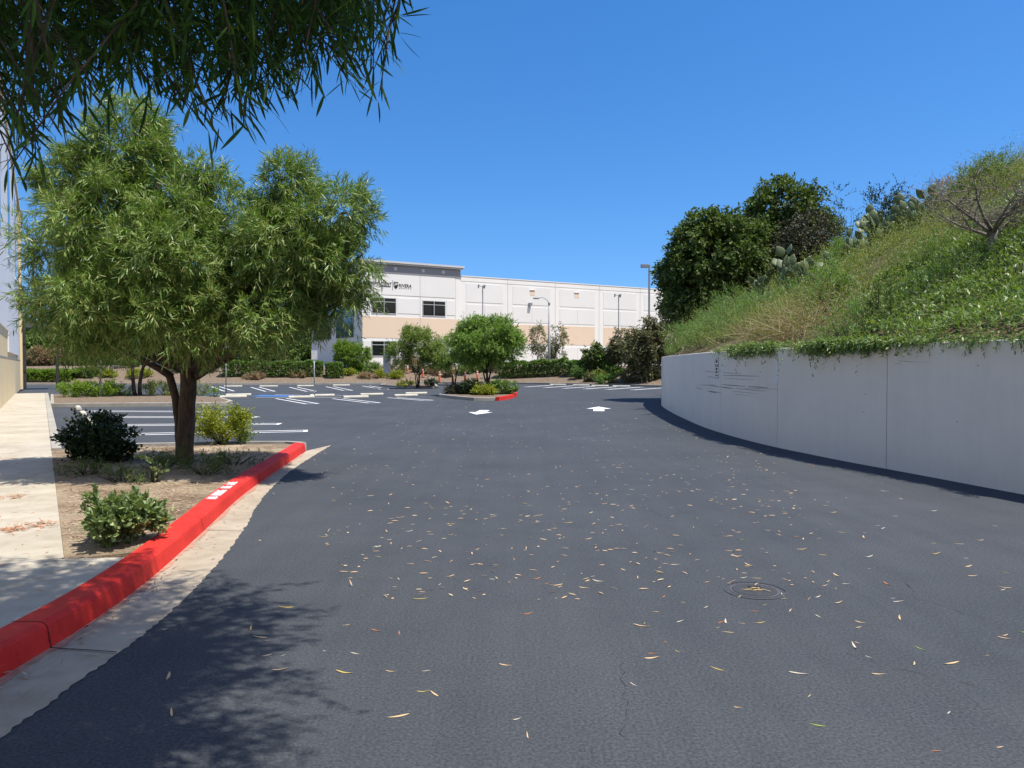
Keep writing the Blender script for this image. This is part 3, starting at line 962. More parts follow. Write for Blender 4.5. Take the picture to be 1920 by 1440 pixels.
offs = np.concatenate([np.arange(0.12, 20, 0.5), np.arange(20, 60, 3)])
XX = np.array([wall_x(y) + offs for y in ys]); YY = np.repeat(ys[:, None], len(offs), 1)
ZZ = hill_z(XX.ravel(), YY.ravel())
hm = MB()
no = len(offs)
hm.add(list(zip(XX.ravel(), YY.ravel(), ZZ)), [(i * no + j, i * no + j + 1, (i + 1) * no + j + 1, (i + 1) * no + j) for i in range(len(ys) - 1) for j in range(no - 1)])
M['hill'] = rough_mat('slope_soil', (0.075, 0.07, 0.035), (0.15, 0.125, 0.07), 1.2, 0.95, 20, 0.8, 0.04, 0.1)
tag(hm.build('hill', M['hill'], smooth=True), kind='structure')

def hill_sample(n, y0, y1, s1, rng=RNG, bias=1.0):
    y = rng.uniform(y0, y1, n)
    s = rng.uniform(0, 1, n) ** bias * s1 + 0.12
    x = wall_x(y) + s
    return x, y, s, hill_z(x, y)
def leafy_zone(x, y, wob):
    return y < 13.6 + 0.85 * (x - 5.5) + wob
def wob(x, y):
    return 0.7 * np.sin(x * 1.7 + 1) + 0.6 * np.sin(y * 1.3 + x) + RNG.normal(size=len(x)) * 0.35

# bright leafy ground cover on the near slope
x, y, s, z = hill_sample(105000, 1.0, 27, 13, bias=0.85)
keep = leafy_zone(x, y, wob(x, y)) & (x < 0.9 * y + 4)
x, y, z, s = x[keep], y[keep], z[keep], s[keep]
hump = 0.08 + 0.15 * (0.5 + 0.5 * np.sin(x * 4.7 + y)) * (0.5 + 0.5 * np.sin(y * 3.9 - x * 1.3)) * RNG.uniform(0, 1, len(x)) + 0.2 * (0.5 + 0.5 * np.sin(x * 2.3 + 2 * np.sin(y * 1.7))) * RNG.uniform(0.2, 1, len(x))
P = np.stack([x, y, z + hump], 1)
D = RNG.normal(size=P.shape) * 0.55; D[:, 2] = np.abs(D[:, 2]) + 0.75; D[:, 0] -= 0.25
gA = sprays(P, D, 0.15, 7, 0.082, 0.021, T_OVAL, ang=(0.5, 1.1), twig_droop=0.05, leaf_droop=0.0, curve=0.1)
# the same plant spilling over the top of the wall
y = np.concatenate([RNG.uniform(9, 18.6, 5200), RNG.uniform(13.0, 17.2, 900)])
dens = np.interp(y, [8.5, 9.3, 9.8, 11.2, 11.8, 12.4, 13.7, 14.0, 14.9, 15.2, 16.9, 17.4, 18.6], [.5, .35, .1, .15, .6, 1, 1, .12, .0, .5, .6, .12, .02]) * (.75 + .35 * np.sin(y * 6.3))
y = y[RNG.uniform(0, 1, len(y)) < dens]
x = wall_x(y) + RNG.uniform(-0.06, 0.35, len(y))
P = np.stack([x, y, np.full(len(y), WALL_H + 0.02) + RNG.uniform(0.0, .1, len(y))], 1)
D = np.stack([-np.abs(RNG.normal(size=len(y)) * .5) - .25, RNG.normal(size=len(y)) * .5, RNG.normal(size=len(y)) * .3], 1)
gB = sprays(P, D, 0.17, 7, 0.075, 0.02, T_OVAL, twig_droop=0.5, leaf_droop=0.2, curve=0.1)
y2 = np.array([12.0, 12.25, 12.5, 12.7, 12.95, 13.2, 13.4, 13.65, 13.8, 14.0, 14.2, 14.5, 14.8, 15.1, 15.5, 15.9, 16.4, 17.0, 17.6, 13.1, 13.3, 13.5, 12.85])
P2 = np.stack([wall_x(y2) - 0.07, y2, np.full(len(y2), WALL_H + 0.0)], 1)
D2 = np.stack([np.full(len(y2), -.25), RNG.normal(size=len(y2)) * .8 + .3, np.full(len(y2), -.5)], 1)
gC = sprays(P2, D2, RNG.uniform(.2, .42, len(y2)), 12, 0.07, 0.018, T_OVAL, twig_droop=0.3, leaf_droop=0.2)
for gg in (gB, gC):
    v = gg[0]
    front = wall_x(v[:, 1]) - 0.03
    low = v[:, 2] < WALL_H + 0.01
    v[:, 0] = np.where(low & (v[:, 0] > front), front - RNG.uniform(0, .02, len(v)), v[:, 0])
tag(quad_mesh('ground_cover', [gA, gB, gC], L['cover']), 'bright green leafy ground cover spilling over the retaining wall top', 'ground cover', kind='stuff')

# yellow-green scrub over the rest of the slope
x, y, s, z = hill_sample(90000, 8, 43.5, 19, bias=0.8)
keep = ~leafy_zone(x, y, wob(x, y)) & (x < 0.72 * y + 0.8) & (RNG.uniform(0, 1, len(x)) < np.clip(26 / y, .35, 1))
CACTI = [(1705, 24, 1.25), (1655, 25, .9), (1520, 24, 1.15), (1446, 25, .7), (1512, 22, .5), (1610, 25.5, .5)]
for cpx, cdd, cr in CACTI:
    q = ray(cpx, 600)
    dd = np.hypot(x - q.x * y, 0)
    keep &= ~((dd < cr) & (y < cdd + .4) & (y > cdd - 1.6))
x, y, z = x[keep], y[keep], z[keep]
cl = 0.5 + 0.5 * np.sin(x * 1.9 + 1.7 * np.sin(y * .8)) * np.sin(y * 1.4 + x * .4)
cl2 = 0.5 + 0.5 * np.sin(x * 4.3 + 2 * np.sin(y * 2.1)) * np.sin(y * 3.7 + x)
h = 0.14 + (0.7 * cl + .75 * cl2 ** 2) * RNG.uniform(0.1, 1, len(x))
for cpx, cdd, cr in CACTI:
    q = ray(cpx, 600)
    near_c = (np.abs(x - q.x * y) < cr + .5) & (y < cdd + .6) & (y > cdd - 3)
    h = np.where(near_c, np.minimum(h, .28), h)
P = np.stack([x, y, z + h * 0.5], 1)
D = RNG.normal(size=P.shape) * 0.4; D[:, 2] = 1
gA = sprays(P, D, h * 0.9 + .12, 9, 0.06, 0.015, T_LANCE, ang=(0.3, 1.0), twig_droop=0.08, leaf_droop=0.0, curve=0.05)
tag(quad_mesh('scrub', [gA], L['brush']), 'yellow green scrub covering the upper slope behind the wall', 'scrub', kind='stuff')

# dry stalks standing in the scrub
x, y, s, z = hill_sample(4200, 9, 42, 17, bias=0.9)
keep = ~leafy_zone(x, y, wob(x, y) - .3) & (x < 0.72 * y + 0.8)
x, y, z = x[keep], y[keep], z[keep]
n = len(x)
gA = leaf_verts(T_BLADE, np.stack([x, y, z], 1), np.stack([RNG.normal(size=n) * .35, RNG.normal(size=n) * .35, np.ones(n)], 1), rand_unit(n), RNG.uniform(.25, .85, n), RNG.uniform(.004, .010, n), RNG.uniform(-.3, .3, n))
# the tangled straw heap above the wall
n = 1500
yy = RNG.normal(16.6, .9, n); xx = wall_x(yy) + np.abs(RNG.normal(0.2, .8, n)) + .3
zz = hill_z(xx, yy)
gB = leaf_verts(T_BLADE, np.stack([xx, yy, zz + RNG.uniform(0, .4, n)], 1), np.stack([RNG.normal(size=n), RNG.normal(size=n), RNG.uniform(-.2, 1.0, n)], 1), rand_unit(n), RNG.uniform(.3, .95, n), RNG.uniform(.005, .012, n), RNG.uniform(-.25, .25, n))
tag(quad_mesh('dry_grass', [gA, gB], L['straw']), 'straw coloured dry stalks tangled on the slope behind the wall', 'dry grass', kind='stuff')

# ------------------------------------------------------------------ single plants on the slope
def sz(v): return Vector((v[0], v[1], float(hill_z(v[0], v[1])[0])))
for i, (px, d, w, h, lab) in enumerate([
        (1275, 27.5, .75, 1.1, 'feathery green bush at the far tip of the wall top'),
        (1316, 24.5, .8, .8, 'low feathery bush on the wall top left of the no parking sign'),
        (1352, 23.0, .95, 1.0, 'feathery green bush directly above the no parking sign'),
        (1402, 21.5, 1.0, 1.05, 'feathery bush behind the wall between sign and straw tangle'),
        (1425, 23.0, .8, .8, 'feathery bush below the lowest cactus clump'),
        (1478, 22.0, .5, .75, 'upright feathery green bush in front of the middle cactus'),
        (1545, 20.5, .55, .6, 'upright green bush right of the middle cactus'),
        (1600, 24.5, .5, .6, 'green bush below the small cactus on the skyline'),
        (1330, 29.0, .9, 1.2, 'feathery bush at the foot of the dark trees'),
        (1745, 15.5, .55, .75, 'dark green bush at the edge of the leafy cover'),
        (1590, 13.6, .45, .55, 'low round green bush at the left end of the leafy cover')]):
    r = ray(px, 600)
    b = sz((r.x * d, d))
    shrub('feathery_bush', lab, b - Vector((0, 0, .05)), (w, w, h), 'feather' if i not in (9,) else 'hedge', 0.09, 0.010, int(420 * w), 12, 'bush', 'feathery bushes on the slope', T_LANCE, 0.3, 0.2, leaf_droop=-.35, inner=.25)
# mixed bushes over the upper slope; only their size and tone tell them apart
rb = random.Random(77)
BUSH = [('hedge', 'dark green bush amid the scrub of the upper slope'), ('olive', 'dull olive bush amid the scrub of the upper slope'), ('brush', 'yellowish bush amid the scrub of the upper slope'), ('dry', 'dry brown bush amid the scrub of the upper slope'), ('feather', 'feathery fresh green bush amid the scrub of the upper slope')]
made = 0
while made < 64:
    y = rb.uniform(13, 40); x = float(wall_x(y)) + rb.uniform(.8, 13)
    if x > .70 * y or y < 14.6 + .85 * (x - 5.5): continue
    if any(abs(x - ray(c[0], 600).x * y) < c[2] + .9 and c[1] - 4.5 < y < c[1] + .6 for c in CACTI): continue
    made += 1
    lf, lab = BUSH[rb.choices(range(5), (6, 4, 3, 2, 3))[0]]
    w = rb.uniform(.35, .8); h = rb.uniform(.6, 1.35)
    shrub('slope_bush', lab, sz((x, y)) - Vector((0, 0, .05)), (w, w, h), lf, .07, rb.uniform(.012, .03), int(480 * w), 11, 'bush', 'bushes amid the scrub', T_LANCE, .26, .2, leaf_droop=-.3, inner=.25)
for (px, py, h, lab) in [(1634, 628, .65, 'thin dark upright weed left of two taller ones in the ground cover'), (1645, 622, .8, 'dark upright weed in the middle of three in the ground cover'), (1668, 622, .85, 'darkest upright weed, rightmost of three in the ground cover')]:
    b = on_hill(px, py)
    t = empty('upright_weed', b, lab, 'weed', 'upright weeds in the ground cover')
    m = MB(); m.tube([(0, 0, -.05), (.01, 0, h * .5), (0.02, 0, h)], [.012, .009, .004], 5); m.build('stem', M['bark_dark'], t)
    n = 70
    zc2 = RNG.uniform(.12, h, n)
    quad_mesh('foliage', [sprays(np.stack([np.zeros(n), np.zeros(n), zc2], 1), np.stack([RNG.normal(size=n), RNG.normal(size=n), np.full(n, 1.2)], 1), 0.1, 5, 0.06, 0.012, T_LANCE, leaf_droop=-.2)], L['dark'], t)

def cactus(label, base, width, height, n, seed, ps=1.0):
    rg = np.random.default_rng(seed)
    nu, nvv = 12, 7
    th = np.linspace(0, 2 * np.pi, nu, endpoint=False)
    mb = MB()
    pads = []
    def pad(root_pt, up, nrm, ln, wd):
        side = np.cross(up, nrm)
        vs = [root_pt]
        for k in range(1, nvv):
            t = k / nvv
            w = wd * 0.5 * math.sin(math.pi * t ** 0.8) * (0.85 + .3 * t)
            for a in th:
                vs.append(root_pt + up * ln * t + side * math.cos(a) * w + nrm * math.sin(a) * w * 0.2)
        vs.append(root_pt + up * ln)
        fs = []
        for a in range(nu): fs.append((0, 1 + (a + 1) % nu, 1 + a))
        for k in range(nvv - 2):
            for a in range(nu):
                i0 = 1 + k * nu
                fs.append((i0 + a, i0 + (a + 1) % nu, i0 + nu + (a + 1) % nu, i0 + nu + a))
        i0 = 1 + (nvv - 2) * nu
        for a in range(nu): fs.append((i0 + a, i0 + (a + 1) % nu, len(vs) - 1))
        mb.add(vs, fs)
        pads.append((root_pt, up, side, nrm, ln, wd))
    for i in range(n):
        if len(pads) < max(4, n // 4):
            p0 = np.array([rg.uniform(-.5, .5) * width * 1.0, rg.uniform(-.3, .3) * width, -0.05])
            up = norm(np.array([p0[0] * .5, rg.normal() * .15, 1.0]))
        else:
            for _ in range(30):
                q = pads[rg.integers(0, len(pads))]
                a = rg.uniform(-1.3, 1.3)
                p0 = q[0] + q[1] * q[4] * (0.55 + .43 * math.cos(a)) + q[2] * q[5] * 0.46 * math.sin(a)
                if p0[2] < height * 0.85 and abs(p0[0]) < width * .6: break
            up = norm(q[1] * .6 + q[2] * math.sin(a) * .9 + np.array([0, 0, .55]) + rg.normal(size=3) * .12)
        ln = rg.uniform(.28, .40) * ps; wd = ln * rg.uniform(.62, .8)
        nr = rg.normal(size=3) * .7 + np.array([-.3, -1, .1]); nr = norm(nr - up * np.dot(nr, up))
        pad(p0, up, nr, ln, wd)
    roots = sorted([p[0] for p in pads[:max(4, n // 4)]], key=lambda q: q[0])
    mb.tube([(q[0], q[1], -.02) for q in roots], .05, 6)          # added tube joining the pad clumps at their foot
    o = mb.build('prickly_pear', M['cactus'], None, smooth=True)
    o.location = base
    tag(o, label, 'cactus', 'prickly pear cacti on the slope')
def spot(px, d, dz=0.0):
    r = ray(px, 600)
    return sz((r.x * d, d)) + Vector((0, 0, dz))
cactus('large prickly pear clump high on the slope beside the leafless tree', spot(1700, 24, -.05), 2.1, 1.75, 120, 8, 1.08)
cactus('broad prickly pear clump on the slope left of the largest cactus, against the bush', spot(1655, 25, .1), 1.4, 1.8, 44, 6, 1.15)
cactus('spreading prickly pear in the middle of the slope before the dark trees', spot(1520, 24, .1), 1.6, 2.3, 100, 2, 1.1)
cactus('prickly pear at the left, half under the dark tree canopy', spot(1446, 25, .1), 1.1, 1.7, 55, 3)
cactus('short prickly pear just below the spreading middle clump', spot(1512, 22), .6, 1.1, 12, 4)
cactus('small prickly pear on the skyline left of the sparse bush', spot(1610, 25.5), .7, 2.1, 20, 5)

# leafless tree
b = on_hill(1862, 486)
t = empty('bare_tree', b, 'small leafless grey tree with spreading branches high on the slope', 'tree')
m = MB()
rg = random.Random(5)
tips = []
forks = [((-.15, 0, .55), .05), ((.05, .1, .6), .055)]
p0 = Vector((0, 0, -.15))
limb(m, p0, (0.0, 0, .5), .085, .07, .05, 4, 7, rg)
for k2 in range(9):
    a = -math.pi + k2 * 2 * math.pi / 9 + rg.uniform(-.3, .3)
    ln = rg.uniform(.6, 1.1)
    e = Vector((math.cos(a) * ln, math.sin(a) * ln * .8, 0.45 + rg.uniform(.3, .95)))
    pts = limb(m, (0, 0, rg.uniform(.38, .5)), e, .034, .009, .12, 6, 6, rg)
    for _ in range(15):
        s0 = pts[rg.randint(2, 6)]
        e2 = s0 + Vector((rg.uniform(-.6, .6) + math.cos(a) * .25, rg.uniform(-.5, .5), rg.uniform(-.1, .55)))
        p3 = limb(m, s0, e2, .009, .003, .15, 4, 4, rg)
        for _ in range(8):
            s1 = p3[rg.randint(1, 4)]
            limb(m, s1, s1 + Vector((rg.uniform(-.25, .25), rg.uniform(-.25, .25), rg.uniform(-.12, .22))), .004, .0015, .1, 2, 3, rg)
m.build('trunk', M['bark_grey'], t, smooth=True)
P, D = lobe_points([((0, 0, 1.2), (1.1, .9, .5))], 260, 60, .3, .3)
quad_mesh('twigs', [sprays(P, D, .25, 6, .035, .008, T_OVAL)], L['dry'], t)

# sparse dark bush and a wispy one on the skyline
shrub('skyline_bush', 'sparse dark bush with bristling stems on the skyline above the cactus', spot(1655, 28, .1), (.8, .8, 2.1), 'shade', .085, .035, 420, 9, 'bush', None, T_OVAL, .5, .3, leaf_droop=-.5, lift=.6, inner=.05)
shrub('skyline_bush', 'wispy little bush on the skyline right of the big dark trees', spot(1577, 31, .2), (.6, .6, 3.0), 'shade', .09, .035, 70, 9, 'bush', None, T_OVAL, .5, .3, leaf_droop=-.4, lift=.6, inner=.1)

# the big dark trees
def on(px, d, dz=-0.1):
    r = ray(px, 600)
    return sz((r.x * d, d)) + Vector((0, 0, dz))
tree('oak_tree', 'tallest dark evergreen tree with domed crown on the slope', 'tree', on(1472, 38.5), [((-.1, 0, 5.7), (1.9, 2.0, 1.5)), ((-1.1, 0, 4.1), (1.9, 2.0, 1.5)), ((1.0, 0, 4.3), (1.7, 1.8, 1.4)), ((0, .2, 2.8), (2.6, 2.2, 1.6))],
     'dark', .18, .085, 6200, 8, 1, .22, .4, 'bark_dark', 'dark evergreen trees on the slope', 330, .42, .4, T_OVAL, .5, leaf_droop=.1)
tree('oak_tree', 'broad dark evergreen tree overhanging the far end of the wall', 'tree', on(1345, 34), [((.1, 0, 3.4), (2.3, 2.3, 2.1)), ((.9, .3, 3.7), (1.5, 1.7, 1.1)), ((-1.35, 0, 2.5), (1.15, 1.6, 1.5)), ((1.9, .2, 2.6), (1.6, 1.6, 1.7)), ((-.4, -.6, 1.5), (1.8, 1.6, 1.4)), ((-.8, .3, 3.9), (1.0, 1.2, .9))],
     'dark', .18, .085, 9500, 8, 2, .2, .3, 'bark_dark', 'dark evergreen trees on the slope', 480, .42, .4, T_OVAL, .5, leaf_droop=.1)
tree('oak_tree', 'purplish grey twiggy tree right of the tallest dark tree', 'tree', on(1512, 33), [((0, 0, 2.0), (1.35, 1.3, 1.4)), ((-.9, .2, 1.5), (1.0, 1.0, 1.1)), ((.9, 0, 1.4), (.9, 1, 1))],
     'purple', .11, .045, 2600, 8, 2, .1, .3, 'bark_dark', 'dark evergreen trees on the slope', 170, .35, .35, T_OVAL, .4, leaf_droop=0)

# ------------------------------------------------------------------ willow trees
tb = Vector((-5.0, 11.7, 0.12))
# main tree: dark double trunk, wide crown
root = empty('willow_tree', tb, 'wide willow tree with dark forked trunk in the planting bed', 'tree')
m = MB()
limb(m, (-.01, 0, -.1), (0.05, .05, 1.45), .135, .115, .03, 8, 12)
limb(m, (-.13, .06, -.1), (-.24, .05, 1.35), .065, .058, .05, 8, 10)
main_lobes = []
for (px, py, r, dy) in [(235, 290, 64, 0), (262, 228, 26, 0), (135, 355, 66, .1), (100, 470, 56, 0), (112, 570, 52, -.1), (230, 430, 88, -.4), (330, 390, 70, -.1), (398, 352, 36, .1), (355, 500, 92, -.5), (235, 570, 78, -.6), (474, 445, 62, -.1),
                        (545, 362, 40, 0), (562, 475, 76, -.3), (642, 402, 46, 0), (655, 495, 46, .1), (622, 572, 42, .1), (500, 580, 74, -.5), (375, 600, 68, -.6), (155, 622, 40, -.2), (300, 520, 110, .9), (480, 510, 100, .9)]:
    px = px + 30 * max(0, (300 - px) / 200)
    q = (px - 960) / FPX * 10.5 + 5.0, EYE + (685 - py) / FPX * 10.5 - .12
    rm = r * 10.5 / FPX
    main_lobes.append(((q[0], -1.2 + dy, q[1]), (rm, rm * 1.15 + .15, rm)))
rl = random.Random(9)
for c, r in main_lobes:
    st_ = Vector((.02, .05, 1.4)) if c[0] > -1.2 else Vector((-.29, .05, 1.3))
    p2 = limb(m, st_, c, .062, .016, .1, 7, 8, rl)
    for _ in range(5):
        d = Vector(rand_unit(1)[0])
        limb(m, p2[rl.randint(3, 7)], Vector(c) + Vector((d.x * r[0], d.y * r[1], abs(d.z) * r[2])) * .8, .022, .006, .1, 5, 5, rl)
for a in (1.9, -1.7):
    limb(m, (a * .1, 0, 1.3), (a * .85, -.3, 1.9), .06, .02, .1, 6, 7, rl)
m.build('trunk', M['bark'], root, smooth=True)
def tufts(lobes, nt, per_tuft, inner, below, r_=.1, spread=.85):
    C0, O = lobe_points(lobes, nt, nt * 2, .05, inner, RNG, below)
    c0 = np.repeat(C0, per_tuft, 0); o = np.repeat(O, per_tuft, 0)
    size = np.repeat(RNG.uniform(.6, 1.35, nt), per_tuft)
    D = norm(o * .75 + RNG.normal(size=c0.shape) * spread + np.array([0, 0, .25]))
    return c0 + RNG.normal(size=c0.shape) * r_, D, size
P, D, sz_ = tufts(main_lobes, 1000, 13, .55, 1.72, .06, 1.0)
gm1 = sprays(P, D, .24 * sz_, 17, .122, .0118, T_LANCE, ang=(.25, 1.0), twig_droop=.1, leaf_droop=.06, curve=.16, s0=.25)
P, D = lobe_points([(c, (r[0] * .85, r[1] * .85, r[2] * .85)) for c, r in main_lobes], 1500, 400, .3, .2, RNG, 1.7)
gm2 = sprays(P - D * .1, D, .32, 14, .13, .0145, T_LANCE, ang=(.4, 1.1), twig_droop=.2, leaf_droop=.3, curve=.15)
quad_mesh('crown', [gm1, gm2], L['willow'], root)

# overhanging tree: trunk out of the picture on the left, fronds hanging into it
ob = Vector((-4.6, 1.6, 0.14))
oroot = empty('willow_tree', ob, 'overhanging willow with dark drooping fronds against the sky', 'tree')
m = MB()
limb(m, (0, 0, -.1), (.1, .1, 2.4), .19, .15, .03, 8, 12)
ov_world = [(-.75, 3.2, 5.1, 1.0, 1.3, .55), (-.7, 4.4, 5.35, .75, .75, .5), (-1.5, 4.8, 5.3, .9, .75, .5), (-1.9, 3.0, 5.0, 1.2, 1.5, .7), (-2.8, 4.2, 5.1, 1.2, 1.2, .7), (-3.0, 2.2, 5.0, 1.6, 1.7, .9), (-1.5, 1.2, 5.2, 1.6, 1.2, .8), (-2.3, 2.8, 5.7, 1.8, 1.8, .7), (-5.2, 2.4, 4.7, 1.8, 2.0, 1.3), (-3.9, 4.3, 4.6, 1.1, 1.1, .8)]
ov_lobes = [((a + .2 - ob.x, b2 - .75 - ob.y, c2), (d2, e2, f2)) for a, b2, c2, d2, e2, f2 in ov_world]
ro = random.Random(4)
for c, r in ov_lobes:
    p2 = limb(m, (.1, .1, 2.3), c, .07, .015, .06, 7, 8, ro)
P, D = lobe_points(ov_lobes, 10500, 560, .42, .2, RNG)
g1 = sprays(P - D * .15, D, .42, 15, .14, .018, T_LANCE, twig_droop=.3, leaf_droop=.4)
# the outline of the fronds, as seen from the kerb: low tips of hanging twigs
tips = [(8, 330, 2.1), (30, 345, 2.15), (55, 300, 2.2), (72, 330, 2.3), (95, 225, 2.4), (112, 285, 2.2), (138, 270, 2.3), (160, 225, 2.6), (178, 212, 2.2), (20, 265, 2.5), (45, 250, 2.7), (85, 210, 2.6), (205, 160, 2.9), (235, 185, 2.5), (262, 180, 2.7), (288, 200, 2.5), (315, 215, 2.6), (345, 210, 2.8),
        (372, 255, 2.5), (392, 262, 2.4), (412, 248, 2.6), (430, 240, 2.7), (452, 262, 2.4), (470, 235, 2.6), (488, 225, 2.7), (330, 190, 3.0), (360, 210, 3.0), (440, 200, 3.0), (505, 150, 2.9), (530, 190, 2.6), (548, 215, 2.5), (566, 210, 2.6), (590, 165, 2.9),
        (622, 150, 2.8), (640, 175, 2.7), (660, 195, 2.6), (682, 215, 2.5), (700, 220, 2.5), (690, 170, 2.8), (712, 130, 2.9), (655, 140, 3.0), (700, 75, 3.0), (712, 45, 3.1), (716, 28, 3.2), (704, 100, 2.9), (610, 120, 3.2), (575, 150, 3.2), (480, 180, 3.2), (250, 130, 3.1), (190, 120, 3.1), (140, 190, 3.0), (60, 200, 3.0)]
hc, hd, hl = [], [], []
for (px, py, d) in tips:
    for rep in range(2):
        e = atd(px + ro.uniform(-12, 12), py - 45 - (22 if px > 520 else 0) - (26 if rep else 0) + ro.uniform(-8, 8), d + ro.uniform(-.1, .1))
        ln = ro.uniform(.5, .75)
        dr = Vector((ro.uniform(-.35, .75), ro.uniform(-.4, .4), -.75)).normalized()
        s0 = e - dr * ln + Vector((0, 0, 0.0))
        hc.append(s0); hd.append(dr); hl.append(ln)
        m.tube([s0 - Vector((.15, -.03, -.25)) - ob, s0 - ob, s0 + dr * ln * .6 - ob, e + Vector((0, 0, -.04)) - ob], [.007, .005, .0032, .0015], 5)
hc = np.array(hc); hd = np.array(hd); hl = np.array(hl)
g2 = sprays(hc, hd, hl, 18, .108, .0098, T_FINE, ang=(.25, 1.05), twig_droop=.05, leaf_droop=.22, curve=.12, s0=.05)
# thick foliage above the hanging fringe
prof_x = [0, 60, 130, 200, 300, 380, 470, 560, 600, 640, 670, 700, 730]
prof_y = [190, 180, 120, 80, 95, 125, 120, 80, 50, 50, 50, -10, -60]
n = 780
px = RNG.uniform(-160, 705, n); d = RNG.uniform(2.3, 3.9, n)
top = np.interp(px, prof_x, prof_y)
py = top - RNG.uniform(0, 1, n) ** 1.15 * (top + 230) - 18
C = np.array([atd(a, b2, c) for a, b2, c in zip(px, py, d)])
D = RNG.normal(size=(n, 3)) * .55; D[:, 2] -= .35
g3 = sprays(C - norm(D) * .2, D, .38, 16, .108, .0102, T_FINE, ang=(.35, 1.25), twig_droop=.15, leaf_droop=.22, curve=.12)
obn = np.array(ob)
quad_mesh('crown', [g1, (g2[0] - obn, g2[1]), (g3[0] - obn, g3[1])], L['willow_backlit'], oroot)
m.build('trunk', M['bark'], oroot, smooth=True)

# ------------------------------------------------------------------ plants in the near bed
b = at(208, 1022, .135); shrub('round_leaf_shrub', 'grey green round leaved shrub nearest the camera in the planting bed', (b.x, b.y, .135), (.21, .25, .38), 'shrub', .05, .031, 420, 12, 'shrub', 'shrubs in the planting bed', T_ROUND, .12, .09, leaf_droop=-.25, inner=.2,
      extra=[((.16, .12, .2), (.15, .2, .16)), ((-.15, .0, .12), (.14, .18, .12))])
b = at(292, 905, .135); shrub('round_leaf_shrub', 'single leggy sprig of round leaves behind the near shrub', (b.x, b.y, .135), (.10, .10, .36), 'shrub', .055, .03, 12, 9, 'shrub', 'shrubs in the planting bed', T_ROUND, .22, .06, leaf_droop=-.3)
b = at(182, 862, .135); shrub('dark_shrub', 'dense very dark domed shrub left of the willow trunk', (b.x, b.y, .135), (.47, .5, .62), 'shade', .06, .034, 900, 9, 'shrub', 'shrubs in the planting bed', T_OVAL, .16, .12, leaf_droop=-.1, inner=.45,
      extra=[((.35, -.3, .25), (.3, .3, .25))])
b = at(415, 832, .135); shrub('yellow_shrub', 'yellow green twiggy shrub right of the willow trunk', (b.x, b.y, .135), (.52, .45, .58), 'yellow', .036, .022, 900, 10, 'shrub', 'shrubs in the planting bed', T_OVAL, .2, .14, leaf_droop=-.2, inner=.2, lift=.62)
b = at(455, 828, .135); shrub('yellow_shrub', 'small low green shrub at the right foot of the yellow shrub', (b.x, b.y, .135), (.3, .3, .35), 'bright', .035, .02, 110, 9, 'shrub', 'shrubs in the planting bed', T_OVAL, .16, .1, leaf_droop=-.2)
for (px, py, w, lab) in [(340, 872, .4, 'dark weeds hugging the right foot of the willow trunk'), (440, 872, .38, 'weeds in the shade near the red kerb, right of the trunk'), (230, 905, .42, 'low dull green weeds in the tree shade behind the near shrub'), (300, 880, .4, 'low straggly weeds at the foot of the willow trunk'), (385, 890, .35, 'thin straggly weeds between trunk and red kerb'), (160, 890, .32, 'low weeds beside the pavement in the tree shade')]:
    b = at(px, py, .135)
    shrub('weed_patch', lab, (b.x, b.y, .135), (w, w * .8, .17), 'dark', .05, .008, 120, 9, 'weeds', 'low weeds in the planting bed', T_LANCE, .14, .1, leaf_droop=-.2, inner=.1)
# fallen bits on the soil
n = 3200
yy = RNG.uniform(6.2, 14, n); xx = -3.2 - RNG.uniform(0, 1, n) * np.interp(yy, [6, 14], [.6, 4.5]) - np.interp(yy, [6, 14], [0, .75])
lo = np.interp(yy, [walk_a.y, far_l.y], [walk_a.x, far_l.x]) + .05; hi = np.array([kx(v) - .02 for v in yy])
xx = lo + RNG.uniform(0, 1, n) * (hi - lo)
gl = leaf_verts(T_LANCE, np.stack([xx, yy, .143 + RNG.uniform(0, .012, n)], 1), np.stack([RNG.normal(size=n), RNG.normal(size=n), RNG.normal(size=n) * .12], 1), np.stack([RNG.normal(size=n) * .3, RNG.normal(size=n) * .3, np.ones(n)], 1), RNG.uniform(.03, .11, n), RNG.uniform(.007, .013, n), RNG.uniform(-.15, .2, n))
tag(quad_mesh('leaf_litter', [gl], L['litter_soil']), 'pale dry willow leaves strewn over the soil of the planting bed', 'leaf litter', kind='stuff')

# ------------------------------------------------------------------ fallen leaves on the asphalt and pavement
def leaf_variant(seed, mat):
    rg = np.random.default_rng(seed)
    ns = 7
    vs, fs = [], []
    bend = rg.uniform(-.14, .14); lift = rg.uniform(.01, .09); twist = rg.uniform(-.7, .7); cup = rg.uniform(-.25, .45)
    w = rg.uniform(.085, .15)
    for i in range(ns):
        t = i / (ns - 1)
        hw = w * math.sin(math.pi * (0.06 + .9 * t)) ** .8 * (.5 if t < .1 else 1) * .5
        cx, cy = t - .5, bend * (t - .5) ** 2
        cz = lift * (2 * t - 1) ** 2 * rg.uniform(.8, 1.2)
        a = twist * (t - .5)
        for q in (-1, 0, 1):
            vs.append((cx, cy + q * hw * math.cos(a), cz + q * hw * math.sin(a) + abs(q) * hw * cup + .004))
    for i in range(ns - 1):
        a = 3 * i
        fs += [(a, a + 3, a + 4, a + 1), (a + 1, a + 4, a + 5, a + 2)]
    zm = min(v[2] for v in vs)
    me = bpy.data.meshes.new('fallen_leaf')
    me.from_pydata([(v[0], v[1], v[2] - zm + .01) for v in vs], [], fs)
    me.materials.append(mat)
    me.polygons.foreach_set('use_smooth', [True] * len(me.polygons))
    return me
